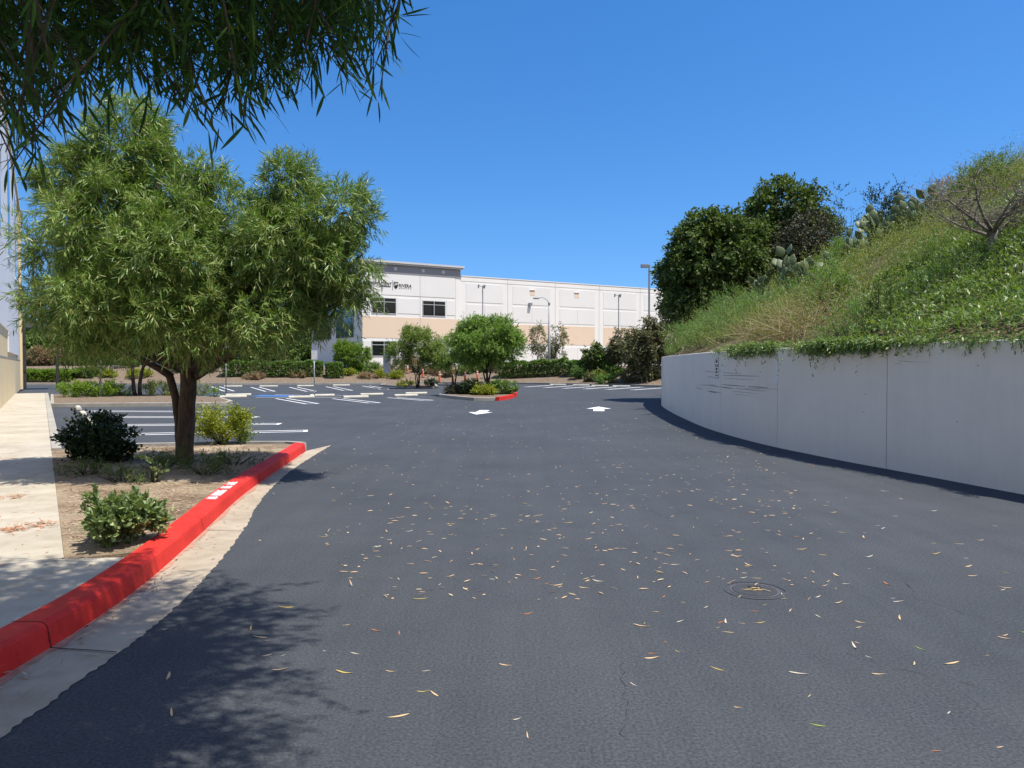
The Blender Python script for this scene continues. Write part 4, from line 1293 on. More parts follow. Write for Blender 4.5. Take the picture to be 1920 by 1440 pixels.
kinds = [('litter_tan', 'curled tan dry willow leaf lying on the dark asphalt'), ('litter_yellow', 'yellowed willow leaf lying on the dark asphalt'), ('litter_pale', 'bleached pale willow leaf lying on the dark asphalt'), ('litter_green', 'fallen willow leaf still green on the dark asphalt'), ('litter_red', 'rust brown dry willow leaf lying on the dark asphalt')]
variants = {k: [leaf_variant(i * 10 + j, L[k]) for j in range(5)] for i, (k, _) in enumerate(kinds)}
rf = random.Random(21)
spots = []
hot = [(-.8, 6.3, .9), (-.6, 7.6, 1.0), (.3, 8.2, 1.2), (1.5, 9.6, 1.6), (2.7, 8.5, 1.4), (3.2, 6.0, 1.2), (2.0, 4.6, 1.0), (1.0, 5.5, 1.0), (.2, 4.5, 1.2), (2.8, 11.5, 2.0), (3.5, 4.5, .9), (-1.2, 4.4, 1.0)]
while len(spots) < 285:
    if rf.random() < .62:
        h = rf.choice(hot); x, y = rf.gauss(h[0], h[2] * .55), rf.gauss(h[1], h[2] * .6)
    else:
        y = 3.05 * (17 / 3.05) ** rf.random(); x = rf.uniform(-2, 5.5)
    if y < 2.95 or x > float(wall_x(y)) - .25: continue
    ge = np.interp(y, [p.y for p in gut_edge], [p.x for p in gut_edge])
    if x < ge + .02 or abs(x / y) > .72: continue
    spots.append((x, y))
for (x, y) in spots:
    k = rf.choices(range(5), (50, 14, 24, 5, 7))[0]
    nm, lab = kinds[k]
    o = bpy.data.objects.new('fallen_leaf', rf.choice(variants[nm]))
    COL.objects.link(o)
    o.location = (x, y, 0.001)
    ln = rf.uniform(.03, .075) if rf.random() < .5 else rf.uniform(.06, .11) * (1.0 if y < 8 else .95)
    o.scale = (ln, ln * rf.uniform(.8, 1.2), ln)
    o.rotation_euler = (0, 0, rf.gauss(0, .55) if rf.random() < .6 else rf.uniform(-math.pi, math.pi))
    tag(o, lab, 'leaf', 'fallen leaves on the asphalt')
n = 1100
yy = 5.2 * (34 / 5.2) ** RNG.uniform(0, 1, n); xx = RNG.uniform(-1, 1, n) * .32 * yy + .5
ok = (xx < wall_x(yy) - .3) & (xx > np.interp(yy, [p.y for p in gut_edge], [p.x for p in gut_edge]))
xx, yy = xx[ok], yy[ok]; n = len(xx)
gl = leaf_verts(T_LANCE, np.stack([xx, yy, np.full(n, .008)], 1), np.stack([RNG.normal(size=n), RNG.normal(size=n) * .5, RNG.normal(size=n) * .1 + .05], 1), np.stack([RNG.normal(size=n) * .3, RNG.normal(size=n) * .3, np.ones(n)], 1), RNG.uniform(.02, .075, n), RNG.uniform(.006, .012, n), 0.1)
tag(quad_mesh('leaf_specks', [gl], L['litter_tan']), 'tiny pale leaves and bits scattered far out over the asphalt', 'leaf litter', kind='stuff')
n = 150
yy = 3.2 * (14 / 3.2) ** RNG.uniform(0, 1, n)
kxx = np.array([min(kerb_line, key=lambda p: abs(p.y - v)).x for v in yy])
xx = kxx + .035 + np.abs(RNG.normal(size=n)) * .11
gl = leaf_verts(T_LANCE, np.stack([xx, yy, np.full(n, .02) + RNG.uniform(0, .01, n)], 1), np.stack([RNG.normal(size=n) * .5, RNG.normal(size=n), RNG.normal(size=n) * .1], 1), np.stack([RNG.normal(size=n) * .3, RNG.normal(size=n) * .3, np.ones(n)], 1), RNG.uniform(.03, .1, n), RNG.uniform(.007, .012, n), .1)
tag(quad_mesh('gutter_litter', [gl], L['litter_soil']), 'brown leaf scraps caught in the gutter along the red kerb', 'leaf litter', kind='stuff')
# rusty drifts on the pavement
for (px, py, nn_, lab) in [(30, 992, 60, 'drift of rust red leaves nearest the left picture edge on the pavement'), (78, 983, 50, 'drift of rust red leaves beside the bed corner on the pavement'), (22, 932, 40, 'thin drift of rust red leaves farther along the pavement')]:
    c = at(px, py, .155)
    P = np.stack([c.x + RNG.normal(size=nn_) * .09, c.y + RNG.normal(size=nn_) * .07, np.full(nn_, .157) + RNG.uniform(0, .015, nn_)], 1)
    gl = leaf_verts(T_LANCE, P, np.stack([RNG.normal(size=nn_), RNG.normal(size=nn_), RNG.normal(size=nn_) * .15], 1), np.stack([np.zeros(nn_), np.zeros(nn_), np.ones(nn_)], 1) + RNG.normal(size=(nn_, 3)) * .2, RNG.uniform(.05, .1, nn_), .012, .1)
    tag(quad_mesh('leaf_drift', [gl], L['litter_red']), lab, 'leaf litter', 'leaf drifts on the pavement', kind='stuff')
n = 170
yy = RNG.uniform(3.3, 13, n); t_ = RNG.uniform(0, 1, n)
P = np.array([[a, b2, .154] for a, b2 in [((walk_a + wd * ((v - walk_a.y) / wd.y)).x - .1 - 1.2 * q, v) if v > 5.9 else (kx(v) - .1 - 1.5 * q, v) for v, q in zip(yy, t_)]])
gl = leaf_verts(T_LANCE, P, np.stack([RNG.normal(size=n), RNG.normal(size=n), RNG.normal(size=n) * .06 + .03], 1), np.stack([RNG.normal(size=n) * .2, RNG.normal(size=n) * .2, np.ones(n)], 1), RNG.uniform(.04, .1, n), .009, .1)
tag(quad_mesh('pavement_litter', [gl], L['litter_red']), 'brown leaf scraps dotted about the pale pavement', 'leaf litter', kind='stuff')

# cracks in the sealed asphalt
def crack(pix, seed, w=.006):
    rg = random.Random(seed)
    pts = [at(a, b2, 0) for a, b2 in pix]
    m = MB(); vs = []
    for i in range(len(pts) - 1):
        a, b2 = pts[i], pts[i + 1]
        ns = max(3, int((b2 - a).length / .05))
        d = (b2 - a).normalized(); nn2 = Vector((-d.y, d.x, 0))
        for q in range(ns):
            p = a.lerp(b2, q / ns) + nn2 * rg.gauss(0, .012)
            hw = max(.0002, w * rg.uniform(-.7, 1.0)) * .38
            vs += [(p.x - nn2.x * hw, p.y - nn2.y * hw, .004), (p.x + nn2.x * hw, p.y + nn2.y * hw, .004)]
    m.add(vs, [(2 * i, 2 * i + 2, 2 * i + 3, 2 * i + 1) for i in range(len(vs) // 2 - 1)])
    m.build('crack', M['crack'], bpy.data.objects['car_park'])
crack([(1154, 918), (1160, 930), (1200, 945), (1240, 968), (1275, 985)], 1)
crack([(1310, 990), (1340, 1003), (1365, 1028), (1400, 1050)], 2)
crack([(1690, 1085), (1712, 1108), (1720, 1122), (1780, 1140), (1850, 1162), (1915, 1178)], 3, .006)
crack([(1645, 1250), (1720, 1262), (1790, 1276), (1850, 1296)], 4, .005)
crack([(1590, 1225), (1620, 1235), (1660, 1252)], 5, .004)
crack([(1165, 1225), (1172, 1345), (1168, 1400)], 6, .005)
crack([(1120, 1150), (1140, 1180), (1150, 1200)], 7, .004)
crack([(1640, 1172), (1680, 1178), (1688, 1190)], 8, .005)
crack([(1540, 942), (1580, 962)], 9, .004)

# manhole cover
c = at(1415, 1108, 0)
mh = empty('manhole_cover', (c.x, c.y, 0), 'round ribbed iron manhole cover set in the asphalt', 'manhole cover')
def ring(mb, r0, r1, z, seg=48, zi=None):
    vs = []
    for i in range(seg):
        a = 2 * math.pi * i / seg
        vs += [(r0 * math.cos(a), r0 * math.sin(a), z if zi is None else zi), (r1 * math.cos(a), r1 * math.sin(a), z)]
    mb.add(vs, [(2 * i, 2 * i + 1, (2 * i + 3) % (2 * seg), (2 * i + 2) % (2 * seg)) for i in range(seg)])
m = MB(); ring(m, .166, .172, .006); m.prism([(.166 * math.cos(2 * math.pi * i / 48), .166 * math.sin(2 * math.pi * i / 48)) for i in range(48)], -.01, .006); m.build('lid', M['iron'], mh)
m = MB()
for i in range(-10, 11):
    x = i * .015
    h = math.sqrt(max(0, .155 ** 2 - x * x))
    if h > .02:
        R_ = Matrix.Rotation(.35, 4, 'Z')
        m.box(x - .0042, x + .0042, -h, h, .006, .011, R_)
m.build('ribs', M['iron'], mh)
m = MB(); ring(m, .170, .1735, .0045); m.build('gap', M['crack'], mh)
m = MB(); ring(m, .1735, .210, .0035); m.build('collar', M['asphalt'], mh)
m = MB(); vs = []
for i in range(30):
    a = -.15 + 2.5 * i / 29
    w_ = .007 * abs(math.sin(i * 1.9)) + .001
    vs += [((.207 - w_) * math.cos(a), (.207 - w_) * math.sin(a), .0045), ((.211 + w_ * .5) * math.cos(a), (.211 + w_ * .5) * math.sin(a), .0045)]
m.add(vs, [(2 * i, 2 * i + 1, 2 * i + 3, 2 * i + 2) for i in range(29)])
m.build('collar_crack', M['crack'], mh)
stk = MB(); stk.tube([(-.03, .06, .016), (.03, 0, .03), (.1, -.07, .017)], [.0035, .003, .0025], 6)
so = stk.build('twig', M['bark_dark']); so.location = (c.x, c.y, 0)
tag(so, 'thin dark twig lying across the manhole cover', 'twig')
for i, (dx, dy, rz, k) in enumerate([(-.06, 0, .05, 1), (0, -.01, .1, 1), (.02, -.02, -.15, 0), (-.01, -.035, .4, 1), (.07, -.04, -1.1, 2), (.02, .015, .05, 0)]):
    o = bpy.data.objects.new('fallen_leaf', variants[kinds[k][0]][i % 5]); COL.objects.link(o)
    o.location = (c.x + dx, c.y + dy, .011 + i * .0015); o.rotation_euler = (0, 0, rz); o.scale = (.09, .09, .09)
    tag(o, 'dry leaf in the little heap on the manhole cover', 'leaf', 'leaves heaped on the manhole cover')

# ------------------------------------------------------------------ painted markings
def stripe(name, a, b2, w, z, mat='white_paint', parent=None):
    a, b2 = Vector((a.x, a.y, 0)), Vector((b2.x, b2.y, 0))
    d = (b2 - a).normalized(); nn2 = Vector((-d.y, d.x, 0)) * w * .5
    m = MB(); m.add([a - nn2 + Vector((0, 0, z)), b2 - nn2 + Vector((0, 0, z)), b2 + nn2 + Vector((0, 0, z)), a + nn2 + Vector((0, 0, z))], [(0, 1, 2, 3)])
    return m
cp = bpy.data.objects['car_park']
def stall_line(pa, pb, gap, w=.1, hair=True):
    """two parallel lines with a closed end at pb"""
    a, b2 = at(*pa), at(*pb)
    d = (b2 - a).normalized(); nn2 = Vector((-d.y, d.x, 0)) * gap * .5
    m = MB()
    hw = Vector((-d.y, d.x, 0)) * w * .5
    for s_ in (-1, 1):
        p, q = a + nn2 * s_, b2 + nn2 * s_
        z = Vector((0, 0, .004))
        m.add([p - hw + z, q - hw + z, q + hw + z, p + hw + z], [(0, 1, 2, 3)])
    if hair:
        z = Vector((0, 0, .0045))
        e = b2 - d * w
        m.add([e - nn2 - hw + z, b2 - nn2 - hw + z, b2 + nn2 + hw + z, e + nn2 + hw + z], [(0, 1, 2, 3)])
    m.build('stall_line', M['white_paint'], cp)
stall_line((158, 771), (451, 772.2), .42)
stall_line((160, 782), (482, 782.4), .42)
stall_line((150, 797.8), (526, 795), .42)
stall_line((120, 817), (577, 808), .42)
stall_line((527, 747.2), (586, 757.3), .5)
stall_line((633, 747.4), (703, 755.6), .5)
stall_line((735, 745.4), (804, 750.8), .5)
for pa, pb in [((404, 725), (430, 733.6)), ((478, 726), (507, 734)), ((550, 726), (584, 734)), ((618, 724.8), (653, 732.3)), ((686, 723.5), (722, 729.8))]:
    stall_line(pa, pb, .55)
for (x, y) in [(986, 725.6), (1021, 727), (1057, 728.4), (1096, 729.4), (1138, 730.3), (1185, 731.3)]:
    stall_line((x + 66, y - 4.6), (x, y), .25, .12, False)
# blue accessible bay
def blue(pix):
    m = MB(); m.sheet([(at(*p).x, at(*p).y) for p in pix], .0035); m.build('blue_marking', M['blue_paint'], cp)
blue([(470, 743.2), (540, 744.0), (556, 741.4), (490, 740.2)])
blue([(370, 740.6), (415, 739.8), (415, 738.6), (372, 739.2)])
for a, b2 in [((515, 740.2), (566, 741.2)), ((396, 740.6), (418, 740.0)), ((480, 745.4), (640, 745.2)), ((628, 741.6), (680, 741.4))]:
    stripe('s', at(*a), at(*b2), .12, .008).build('stall_line', M['white_paint'], cp)
def arrow(tip, tail, hw, label):
    tip, tail = at(*tip), at(*tail)
    d = (tip - tail).normalized(); s_ = Vector((-d.y, d.x, 0))
    ln = (tip - tail).length
    nb = tip - d * ln * .5
    pts = [tip, nb + s_ * hw, nb + s_ * hw * .42, tail + s_ * hw * .42, tail - s_ * hw * .42, nb - s_ * hw * .42, nb - s_ * hw]
    m = MB(); m.sheet([(p.x, p.y) for p in reversed(pts)], .004)
    o = m.build('lane_arrow', M['white_paint'], cp)
    o['label'] = label
arrow((893, 777.2), (909, 769.2), .42, 'white arrow pointing towards the viewer')
arrow((1122.5, 762.6), (1123, 770.9), .46, 'white arrow pointing away')

# ------------------------------------------------------------------ wheel stops, posts, lamps
wsm = MB()
hl_ = .64
prof = [(-.085, 0), (-.085, .06), (-.055, .11), (.055, .11), (.085, .06), (.085, 0)]
wsm.sweep([(-hl_, 0), (-hl_ + .03, 0), (hl_ - .03, 0), (hl_, 0)], prof)
first_stop = None
def wheel_stop(px, py, rz, label, group):
    global first_stop
    p = at(px, py, 0)
    if first_stop is None:
        o = wsm.build('wheel_stop', M['stop_white'], None, bevel=.012); first_stop = o
    else:
        o = first_stop.copy(); COL.objects.link(o)
    o.location = (p.x, p.y, .004); o.rotation_euler = (0, 0, rz)
    tag(o, label, 'wheel stop', group)
ru = math.atan2(U_DIR.y, U_DIR.x); rv = math.atan2(V_DIR.y, V_DIR.x)
for (x, y, lab) in [(147, 767.5, 'pale concrete wheel stop farthest from the pavement shrub in the left bays'), (156, 778.5, 'pale concrete wheel stop just above the dark shrub'), (166, 792, 'pale concrete wheel stop half behind the dark shrub')]:
    wheel_stop(x, y, rv, lab, 'wheel stops of the left bays')
for (x, y, lab) in [(437, 745.5, 'wheel stop right of the left sign post on the near side'), (447, 742, 'wheel stop right of the left sign post on the far side'), (565, 746.2, 'wheel stop at the foot of the second sign post, near side'), (604, 743, 'wheel stop at the foot of the second sign post, far side'),
                    (667, 746, 'near wheel stop between the sign post and the round tree island'), (697, 741, 'far wheel stop between the sign post and the round tree island'), (761, 743, 'near wheel stop next to the round tree island'), (780, 739, 'far wheel stop next to the round tree island')]:
    wheel_stop(x, y, ru, lab, 'wheel stops of the centre rows')
for (x, y, lab) in [(437, 725.6, 'wheel stop by the clipped hedge, behind the left sign post'), (504, 725.4, 'wheel stop by the clipped hedge, second from the left'), (574, 724.8, 'wheel stop by the clipped hedge, behind the second sign post'), (640, 723.6, 'wheel stop in front of the lawn patch')]:
    wheel_stop(x, y, .15, lab, 'wheel stops along the far kerb')
for (x, y, lab) in [(1046, 722.4, 'wheel stop at the right end of the long hedge'), (1090, 723.6, 'wheel stop in front of the dark round bush'), (1125, 724.6, 'wheel stop in front of the small yellowish shrub'), (1165, 725.6, 'shaded wheel stop below the olive tree')]:
    wheel_stop(x, y, -.25, lab, 'wheel stops along the far right kerb')

def sign_post(px, py, z0, top_py, bw, bh, rz, label, bz=None):
    p = at(px, py, z0)
    zt = EYE + ray(px, top_py).z * p.y
    t = empty('sign_post', (p.x, p.y, z0), label, 'sign', None, rz)
    m = MB(); m.tube([(0, 0, -.05), (0, 0, zt - z0 - .04)], .03, 8); m.build('post', M['galv'], t, smooth=True)
    m = MB(); m.box(-bw / 2, bw / 2, -.05, -.044, zt - z0 - bh, zt - z0); m.build('board', M['sign_grey'], t, bevel=.002)
    m = MB()
    for zz_ in (.12, .85): m.box(-.02, .02, -.043, -.03, zt - z0 - bh * zz_ - .02, zt - z0 - bh * zz_ + .02)
    m.build('bracket', M['galv'], t)
sign_post(189.5, 722.5, 0, 655, .3, .46, .4, 'thin steel sign post left of the two dark trunks')
sign_post(424, 741.5, 0, 648, .3, .46, .5, 'steel sign post rising into the willow crown beside the blue bay')
sign_post(589.5, 745, 0, 657, .3, .46, .5, 'steel sign post right of the blue bay with grey board under the leaves')
sign_post(725.5, 704, .9, 664, .5, 1.3, .1, 'tall grey sign board seen from the back on a post by the steps')

def delineator(px, py, top, label):
    p = at(px, py, .15)
    z = bank_z(p.x, p.y)
    h = max(.8, EYE + ray(px, top).z * p.y - z)
    t = empty('delineator_post', (p.x, p.y, z - .02), label, 'bollard', 'orange delineator posts before the mulch bank')
    m = MB(); m.tube([(0, 0, 0), (0, 0, .05), (0, 0, .06)], [.19, .19, .09], 12); m.build('base', M['black'], t)
    m = MB(); m.tube([(0, 0, .05), (0, 0, h - .1), (0, 0, h - .07), (0, 0, h)], [.085, .08, .05, .06], 10); m.build('post', M['orange'], t, smooth=False)
    for q in (.62, .8):
        m = MB(); m.tube([(0, 0, h * q), (0, 0, h * q + .09)], .088, 10); m.build('reflective_band', M['sign_white'], t)
for (x, y, tp, lab) in [(764, 714.5, 690, 'orange delineator post left of the multi stemmed tree'), (793, 715, 691, 'orange delineator post behind the multi stemmed tree trunks'), (824, 717, 693.5, 'orange delineator post just right of the multi stemmed tree'), (848.5, 718, 694.5, 'orange delineator post in the middle of the gap between two trees'), (872, 718, 694.5, 'orange delineator post left of the dark bush on the island'), (895, 716, 692, 'orange delineator post seen between the round tree limbs')]:
    delineator(x, y, tp, lab)

def base_z(p): return bank_z(p.x, p.y)
# cobra head lamp
p = atd(1029.5, 690, 67); z = bank_z(p.x, p.y)
t = empty('street_lamp', (p.x, p.y, z), 'grey street lamp with curved arm and cobra head before the pale wall', 'street lamp')
H = EYE + ray(1030, 569).z * 67 - z
m = MB(); m.tube([(0, 0, -.1), (0, 0, H * .5), (0, 0, H)], [.13, .105, .08], 12); m.build('pole', M['lamp_concrete'], t, smooth=True)
m = MB(); m.tube([(0, 0, H - .12), (0, 0, H + .06)], .1, 12); m.build('collar', M['lamp_grey'], t)
m = MB(); m.tube(catmull([(0, 0, H), (-.12, 0, H + .2), (-.35, 0, H + .42), (-.65, 0, H + .5), (-.95, 0, H + .47)], 4), .028, 8); m.build('arm', M['lamp_grey'], t, smooth=True)
m = MB(); m.prism([(-.95, -.07), (-.75, -.1), (-1.1, -.13), (-1.35, -.09), (-1.4, 0), (-1.35, .09), (-1.1, .13), (-.75, .1), (-.95, .07)][2:7] + [(-.85, .05), (-.85, -.05)], H + .38, H + .5); m.build('lamp_head', M['lamp_grey'], t, bevel=.03)
# shoebox lamp
p = atd(1216.5, 700, 62.5)
t = empty('parking_lamp', (p.x, p.y, 0.3), 'tall dark parking lamp with box head beside the big dark tree', 'street lamp')
H = EYE + ray(1218, 496).z * 62.5 - .3
m = MB(); m.box(-.07, .07, -.07, .07, -.1, H - .02); m.build('pole', M['lamp_grey'], t, bevel=.01)
m = MB(); m.tube([(0, 0, -.1), (0, 0, .65)], [.26, .24], 14); m.build('base', M['lamp_concrete'], t)
m = MB(); m.box(-.68, -.09, -.16, .16, H - .26, H + .02); m.build('lamp_head', M['lamp_grey'], t, bevel=.02)
# thin poles before the building
for (px, top, d, lab) in [(905.2, 536, 73, 'thin grey lamp pole before the pale building, rising above the round tree'), (1159.5, 553, 80, 'thin grey lamp pole before the pale building, rising above the olive tree')]:
    p = atd(px, 690, d)
    H = EYE + ray(px, top).z * d - 1.5
    t = empty('lamp_pole', (p.x, p.y, 1.5), lab, 'street lamp', 'thin lamp poles before the pale building')
    m = MB(); m.box(-.045, .045, -.045, .045, -.2, H); m.build('pole', M['lamp_grey'], t)
    m = MB(); m.prism([(.06, -.08), (.14, -.08), (.14, .08), (.06, .08)], H - .22, H + .05); m.build('bracket', M['lamp_grey'], t)
    m = MB(); m.add([(.1, -.14, H - .18), (.2, -.14, H - .3), (.28, -.14, H + .04), (.1, -.14, H + .08), (.1, .14, H - .18), (.2, .14, H - .3), (.28, .14, H + .04), (.1, .14, H + .08)], [(0, 1, 2, 3), (7, 6, 5, 4), (0, 4, 5, 1), (1, 5, 6, 2), (2, 6, 7, 3), (3, 7, 4, 0)]); m.build('lamp_head', M['lamp_grey'], t)
    m = MB(); m.add([(-.46, -.1, H - .22), (-.36, -.1, H - .22), (-.30, -.1, H + .1), (-.46, -.1, H + .1), (-.46, .1, H - .22), (-.36, .1, H - .22), (-.30, .1, H + .1), (-.46, .1, H + .1)], [(0, 1, 2, 3), (7, 6, 5, 4), (0, 4, 5, 1), (1, 5, 6, 2), (2, 6, 7, 3), (3, 7, 4, 0)])
    m.box(-.31, -.045, -.02, .02, H - .06, H - .02)
    m.build('lamp_head', M['lamp_grey'], t)

# ------------------------------------------------------------------ far building
FA = Vector((-5.3, 78.0, 0))
FB = Matrix(((U_DIR.x, V_DIR.x, 0, FA.x), (U_DIR.y, V_DIR.y, 0, FA.y), (0, 0, 1, 0), (0, 0, 0, 1)))   # local x along the front, y into the building
fb = empty('warehouse', FA, 'long pale two storey warehouse with beige bands and a grey topped corner', 'building')
FBL = FB.copy(); FBL.translation = Vector((0, 0, 0))
def fpart(name, boxes, mat, parent=fb, bevel=0):
    m = MB()
    for bx_ in boxes: m.box(*bx_, FBL)
    return m.build(name, M[mat], parent, bevel=bevel)
ZB = 1.2
TOPM, TOPT = 10.62, 11.55
fpart('wall', [(0, 62, 0, 34, ZB, TOPM)], 'wall_white')
fpart('corner_wall', [(-10.35, -.002, -.06, 16, ZB, TOPT - .3)], 'wall_white')
fpart('parapet_cap', [(0, 62, -.05, .3, TOPM, TOPM + .08)], 'wall_white')
fpart('fascia', [(-10.42, .02, -.12, -.061, 10.45, 11.25), (-10.42, -10.351, -.06, 16, 10.45, 11.25), (-.001, .08, -.06, 3, 10.45 + .2, 11.25)], 'fascia_grey')
m = MB()
for (x0, x1, y0, y1, z0, z1) in [(-10.7, .35, -.42, 16, 11.4, 11.58), (-10.6, .25, -.3, 16, 11.25, 11.4)]:
    m.box(x0, x1, y0, y1, z0, z1, FBL)
m.build('cornice', M['cornice_grey'], fb)
for u in (-7.0, -4.1, -1.9):
    fpart('bracket', [(u - .16, u + .16, -.16, -.121, 10.72, 11.04)], 'cornice_grey')
# corner block: raised panels and bands
fpart('panel', [(-10.25, -4.42, -.085, -.061, 8.36, 10.44)], 'wall_panel'); fpart('panel', [(-4.38, -.55, -.085, -.061, 8.36, 10.44)], 'wall_panel')
fpart('panel', [(-6.75, -4.42, -.085, -.061, 6.62, 8.1)], 'wall_panel'); fpart('panel', [(-10.25, -9.55, -.085, -.061, 6.62, 8.1)], 'wall_panel')
fpart('panel', [(-1.5, -.55, -.085, -.061, 6.62, 8.1)], 'wall_panel')
fpart('beige_band', [(-10.34, -.02, -.075, -.0605, 4.22, 6.25)], 'wall_beige')
fpart('panel', [(-10.25, -9.55, -.085, -.061, 2.4, 3.95)], 'wall_panel'); fpart('panel', [(-6.75, -.6, -.085, -.061, 2.4, 3.95)], 'wall_panel')
fpart('seam', [(-4.415, -4.385, -.088, -.0865, 1.6, 10.44), (-.5, -.47, -.063, -.0605, 1.6, 10.4)], 'joint')
def window(u0, u1, z0, z1, y=-.061, cols=2, split=.74, side=False):
    f = fpart('window', [(u0, u0 + .07, y - .04, y, z0, z1), (u1 - .07, u1, y - .04, y, z0, z1), (u0 + .07, u1 - .07, y - .04, y, z0, z0 + .07), (u0 + .07, u1 - .07, y - .04, y, z1 - .07, z1),
                         (u0 + .07, u1 - .07, y - .038, y, z0 + (z1 - z0) * split - .03, z0 + (z1 - z0) * split + .03)] +
              [(u0 + (u1 - u0) * c / cols - .03, u0 + (u1 - u0) * c / cols + .03, y - .039, y, z0 + .07, z1 - .07) for c in range(1, cols)], 'frame_metal')
    fpart('pane', [(u0 + .05, u1 - .05, y - .012, y, z0 + .05, z1 - .05)], 'glass', f)
window(-9.42, -6.9, 6.52, 8.08)
window(-4.2 + .05, -1.62, 6.45, 8.0)
window(-9.45, -6.9, 2.45, 3.95)
# shaded side of the corner block: blue glass
for (v0, v1, z0, z1) in [(2.2, 7.5, 1.6, 3.9), (2.2, 7.5, 4.3, 10.2), (9, 15, 4.3, 9.5)]:
    m = MB(); m.box(-10.39, -10.351, v0, v1, z0, z1, FBL); f = m.build('window', M['frame_metal'], fb)
    m = MB()
    nc = 4; nr_ = max(1, int((z1 - z0) / 1.5))
    for a in range(nc):
        for r_ in range(nr_):
            m.box(-10.405, -10.391, v0 + (v1 - v0) * a / nc + .05, v0 + (v1 - v0) * (a + 1) / nc - .05, z0 + (z1 - z0) * r_ / nr_ + .05, z0 + (z1 - z0) * (r_ + 1) / nr_ - .05, FBL)
    m.build('pane', M['glass_blue'], f)
# long front: bays between seams
def u_of(px):
    r = ray(px, 600).x
    return (r * 78 + 5.3) / (U_DIR.x - r * U_DIR.y)
seams = [u_of(952), u_of(1039), u_of(1122), u_of(1200)]
bay = (seams[3] - seams[0]) / 3
edges = [0.12] + [seams[0] + bay * i for i in range(7)]
for i in range(len(edges) - 1):
    e0, e1 = edges[i], edges[i + 1]
    fpart('seam', [(e1 - .02, e1 + .02, -.004, -.0005, 1.4, TOPM - .02)], 'joint')
    p0, p1 = e0 + .62, e1 - .62
    fpart('panel', [(p0, p1, -.022, -.0005, 8.05, 9.95)], 'wall_panel')
    fpart('panel', [(p0, p1, -.022, -.0005, 6.16, 7.8)], 'wall_panel')
    fpart('beige_band', [(p0, p1, -.016, -.0005, 3.85, 5.92)], 'wall_beige')
    fpart('panel', [(p0, p1, -.022, -.0005, 1.95, 3.6)], 'wall_panel')
    fpart('seam', [((p0 + p1) / 2 - .012, (p0 + p1) / 2 + .012, -.024, -.0225, 1.95, 3.58), ((p0 + p1) / 2 - .012, (p0 + p1) / 2 + .012, -.024, -.0225, 6.2, 7.78)], 'joint')
    fpart('top_band', [(e0 + .02, e1 - .02, -.02, -.0005, 10.15, TOPM - .1)], 'wall_white')
for px, py in [(998, 549), (1081, 553.5)]:
    u = u_of(px); d_ = 78 + U_DIR.y * u; z = EYE + ray(px, py).z * d_
    f = fpart('vent', [(u - .3, u + .3, -.034, -.0225, z - .3, z + .3)], 'wall_beige')
    fpart('hood', [(u - .32, u + .32, -.1, -.0345, z + .27, z + .31)], 'wall_panel', f)
u = u_of(993); d_ = 78 + U_DIR.y * u; z = EYE + ray(993, 570).z * d_
wp = fpart('wall_light', [(u - .17, u + .17, -.3, -.0225, z - .2, z + .12)], 'lamp_grey')

# lettering on the corner block
lb = empty('building_sign', FA + FBL @ Vector((-6, -.1, 9.2)), 'black company lettering with shield emblem on the pale corner wall', 'sign')
LO = Vector((lb.location)) 
def flet(txt, px0, px1, py, size_z, **kw):
    u0, u1 = u_of(px0), u_of(px1)
    uc = (u0 + u1) / 2; d_ = 78 + U_DIR.y * uc
    z = EYE + ray((px0 + px1) / 2, py).z * d_
    pos = FBL @ Vector((uc, -.1, z)) + FA - LO
    me = text_mesh(txt, 1.0, **kw)
    xs = [v.co.x for v in me.vertices]; ys2 = [v.co.y for v in me.vertices]
    sx = (u1 - u0) / (max(xs) - min(xs)); sy = size_z / (max(ys2) - min(ys2))
    for v in me.vertices: v.co.x *= sx; v.co.y *= sy
    X, Y = U_DIR, Vector((0, 0, 1)); Z = X.cross(Y)
    me.transform(Matrix(((X.x, Y.x, Z.x, pos.x), (X.y, Y.y, Z.y, pos.y), (X.z, Y.z, Z.z, pos.z), (0, 0, 0, 1))))
    me.materials.clear(); me.materials.append(M['black'])
    return link_mesh('lettering', me, lb)
flet('INDEPENDENT', 684.5, 733.5, 532.3, .33, shear=.25, bold=.012)
flet('RIVERA', 747, 770.5, 536.4, .32, shear=.15, bold=.012)
flet('CONSTRUCTION'[:0] + '- - - - - -', 747.5, 770, 540.4, .05, bold=.01)
def fbox(px0, px1, py0, py1, name, mat='black'):
    u0, u1 = u_of(px0), u_of(px1); d_ = 78 + U_DIR.y * (u0 + u1) / 2
    z0, z1 = EYE + ray(px0, py1).z * d_, EYE + ray(px0, py0).z * d_
    m = MB()
    off = FA - LO
    m.box(u0, u1, -.11, -.0865, z0, z1, Matrix.Translation(off) @ FBL); return m.build(name, M[mat], lb), (u0 + u1) / 2, (z0 + z1) / 2
fbox(711, 732, 536.2, 537.6, 'underline')
fbox(735.3, 736.0, 525.5, 544, 'divider', 'lamp_grey')
_, uc, zc = fbox(739, 740, 534, 535, 'emblem')
off = Matrix.Translation(FA - LO) @ FBL
m = MB()
def shield(s_): return [(uc2 + uc3 * s_, zc + v * s_) for uc2, uc3, v in []]
uc = u_of(741.8); zs = EYE + ray(741.8, 535).z * (78 + U_DIR.y * uc)
out = [(-.26, .30), (-.2, .34), (.2, .34), (.26, .30), (.27, 0), (.16, -.24), (0, -.36), (-.16, -.24), (-.27, 0)]
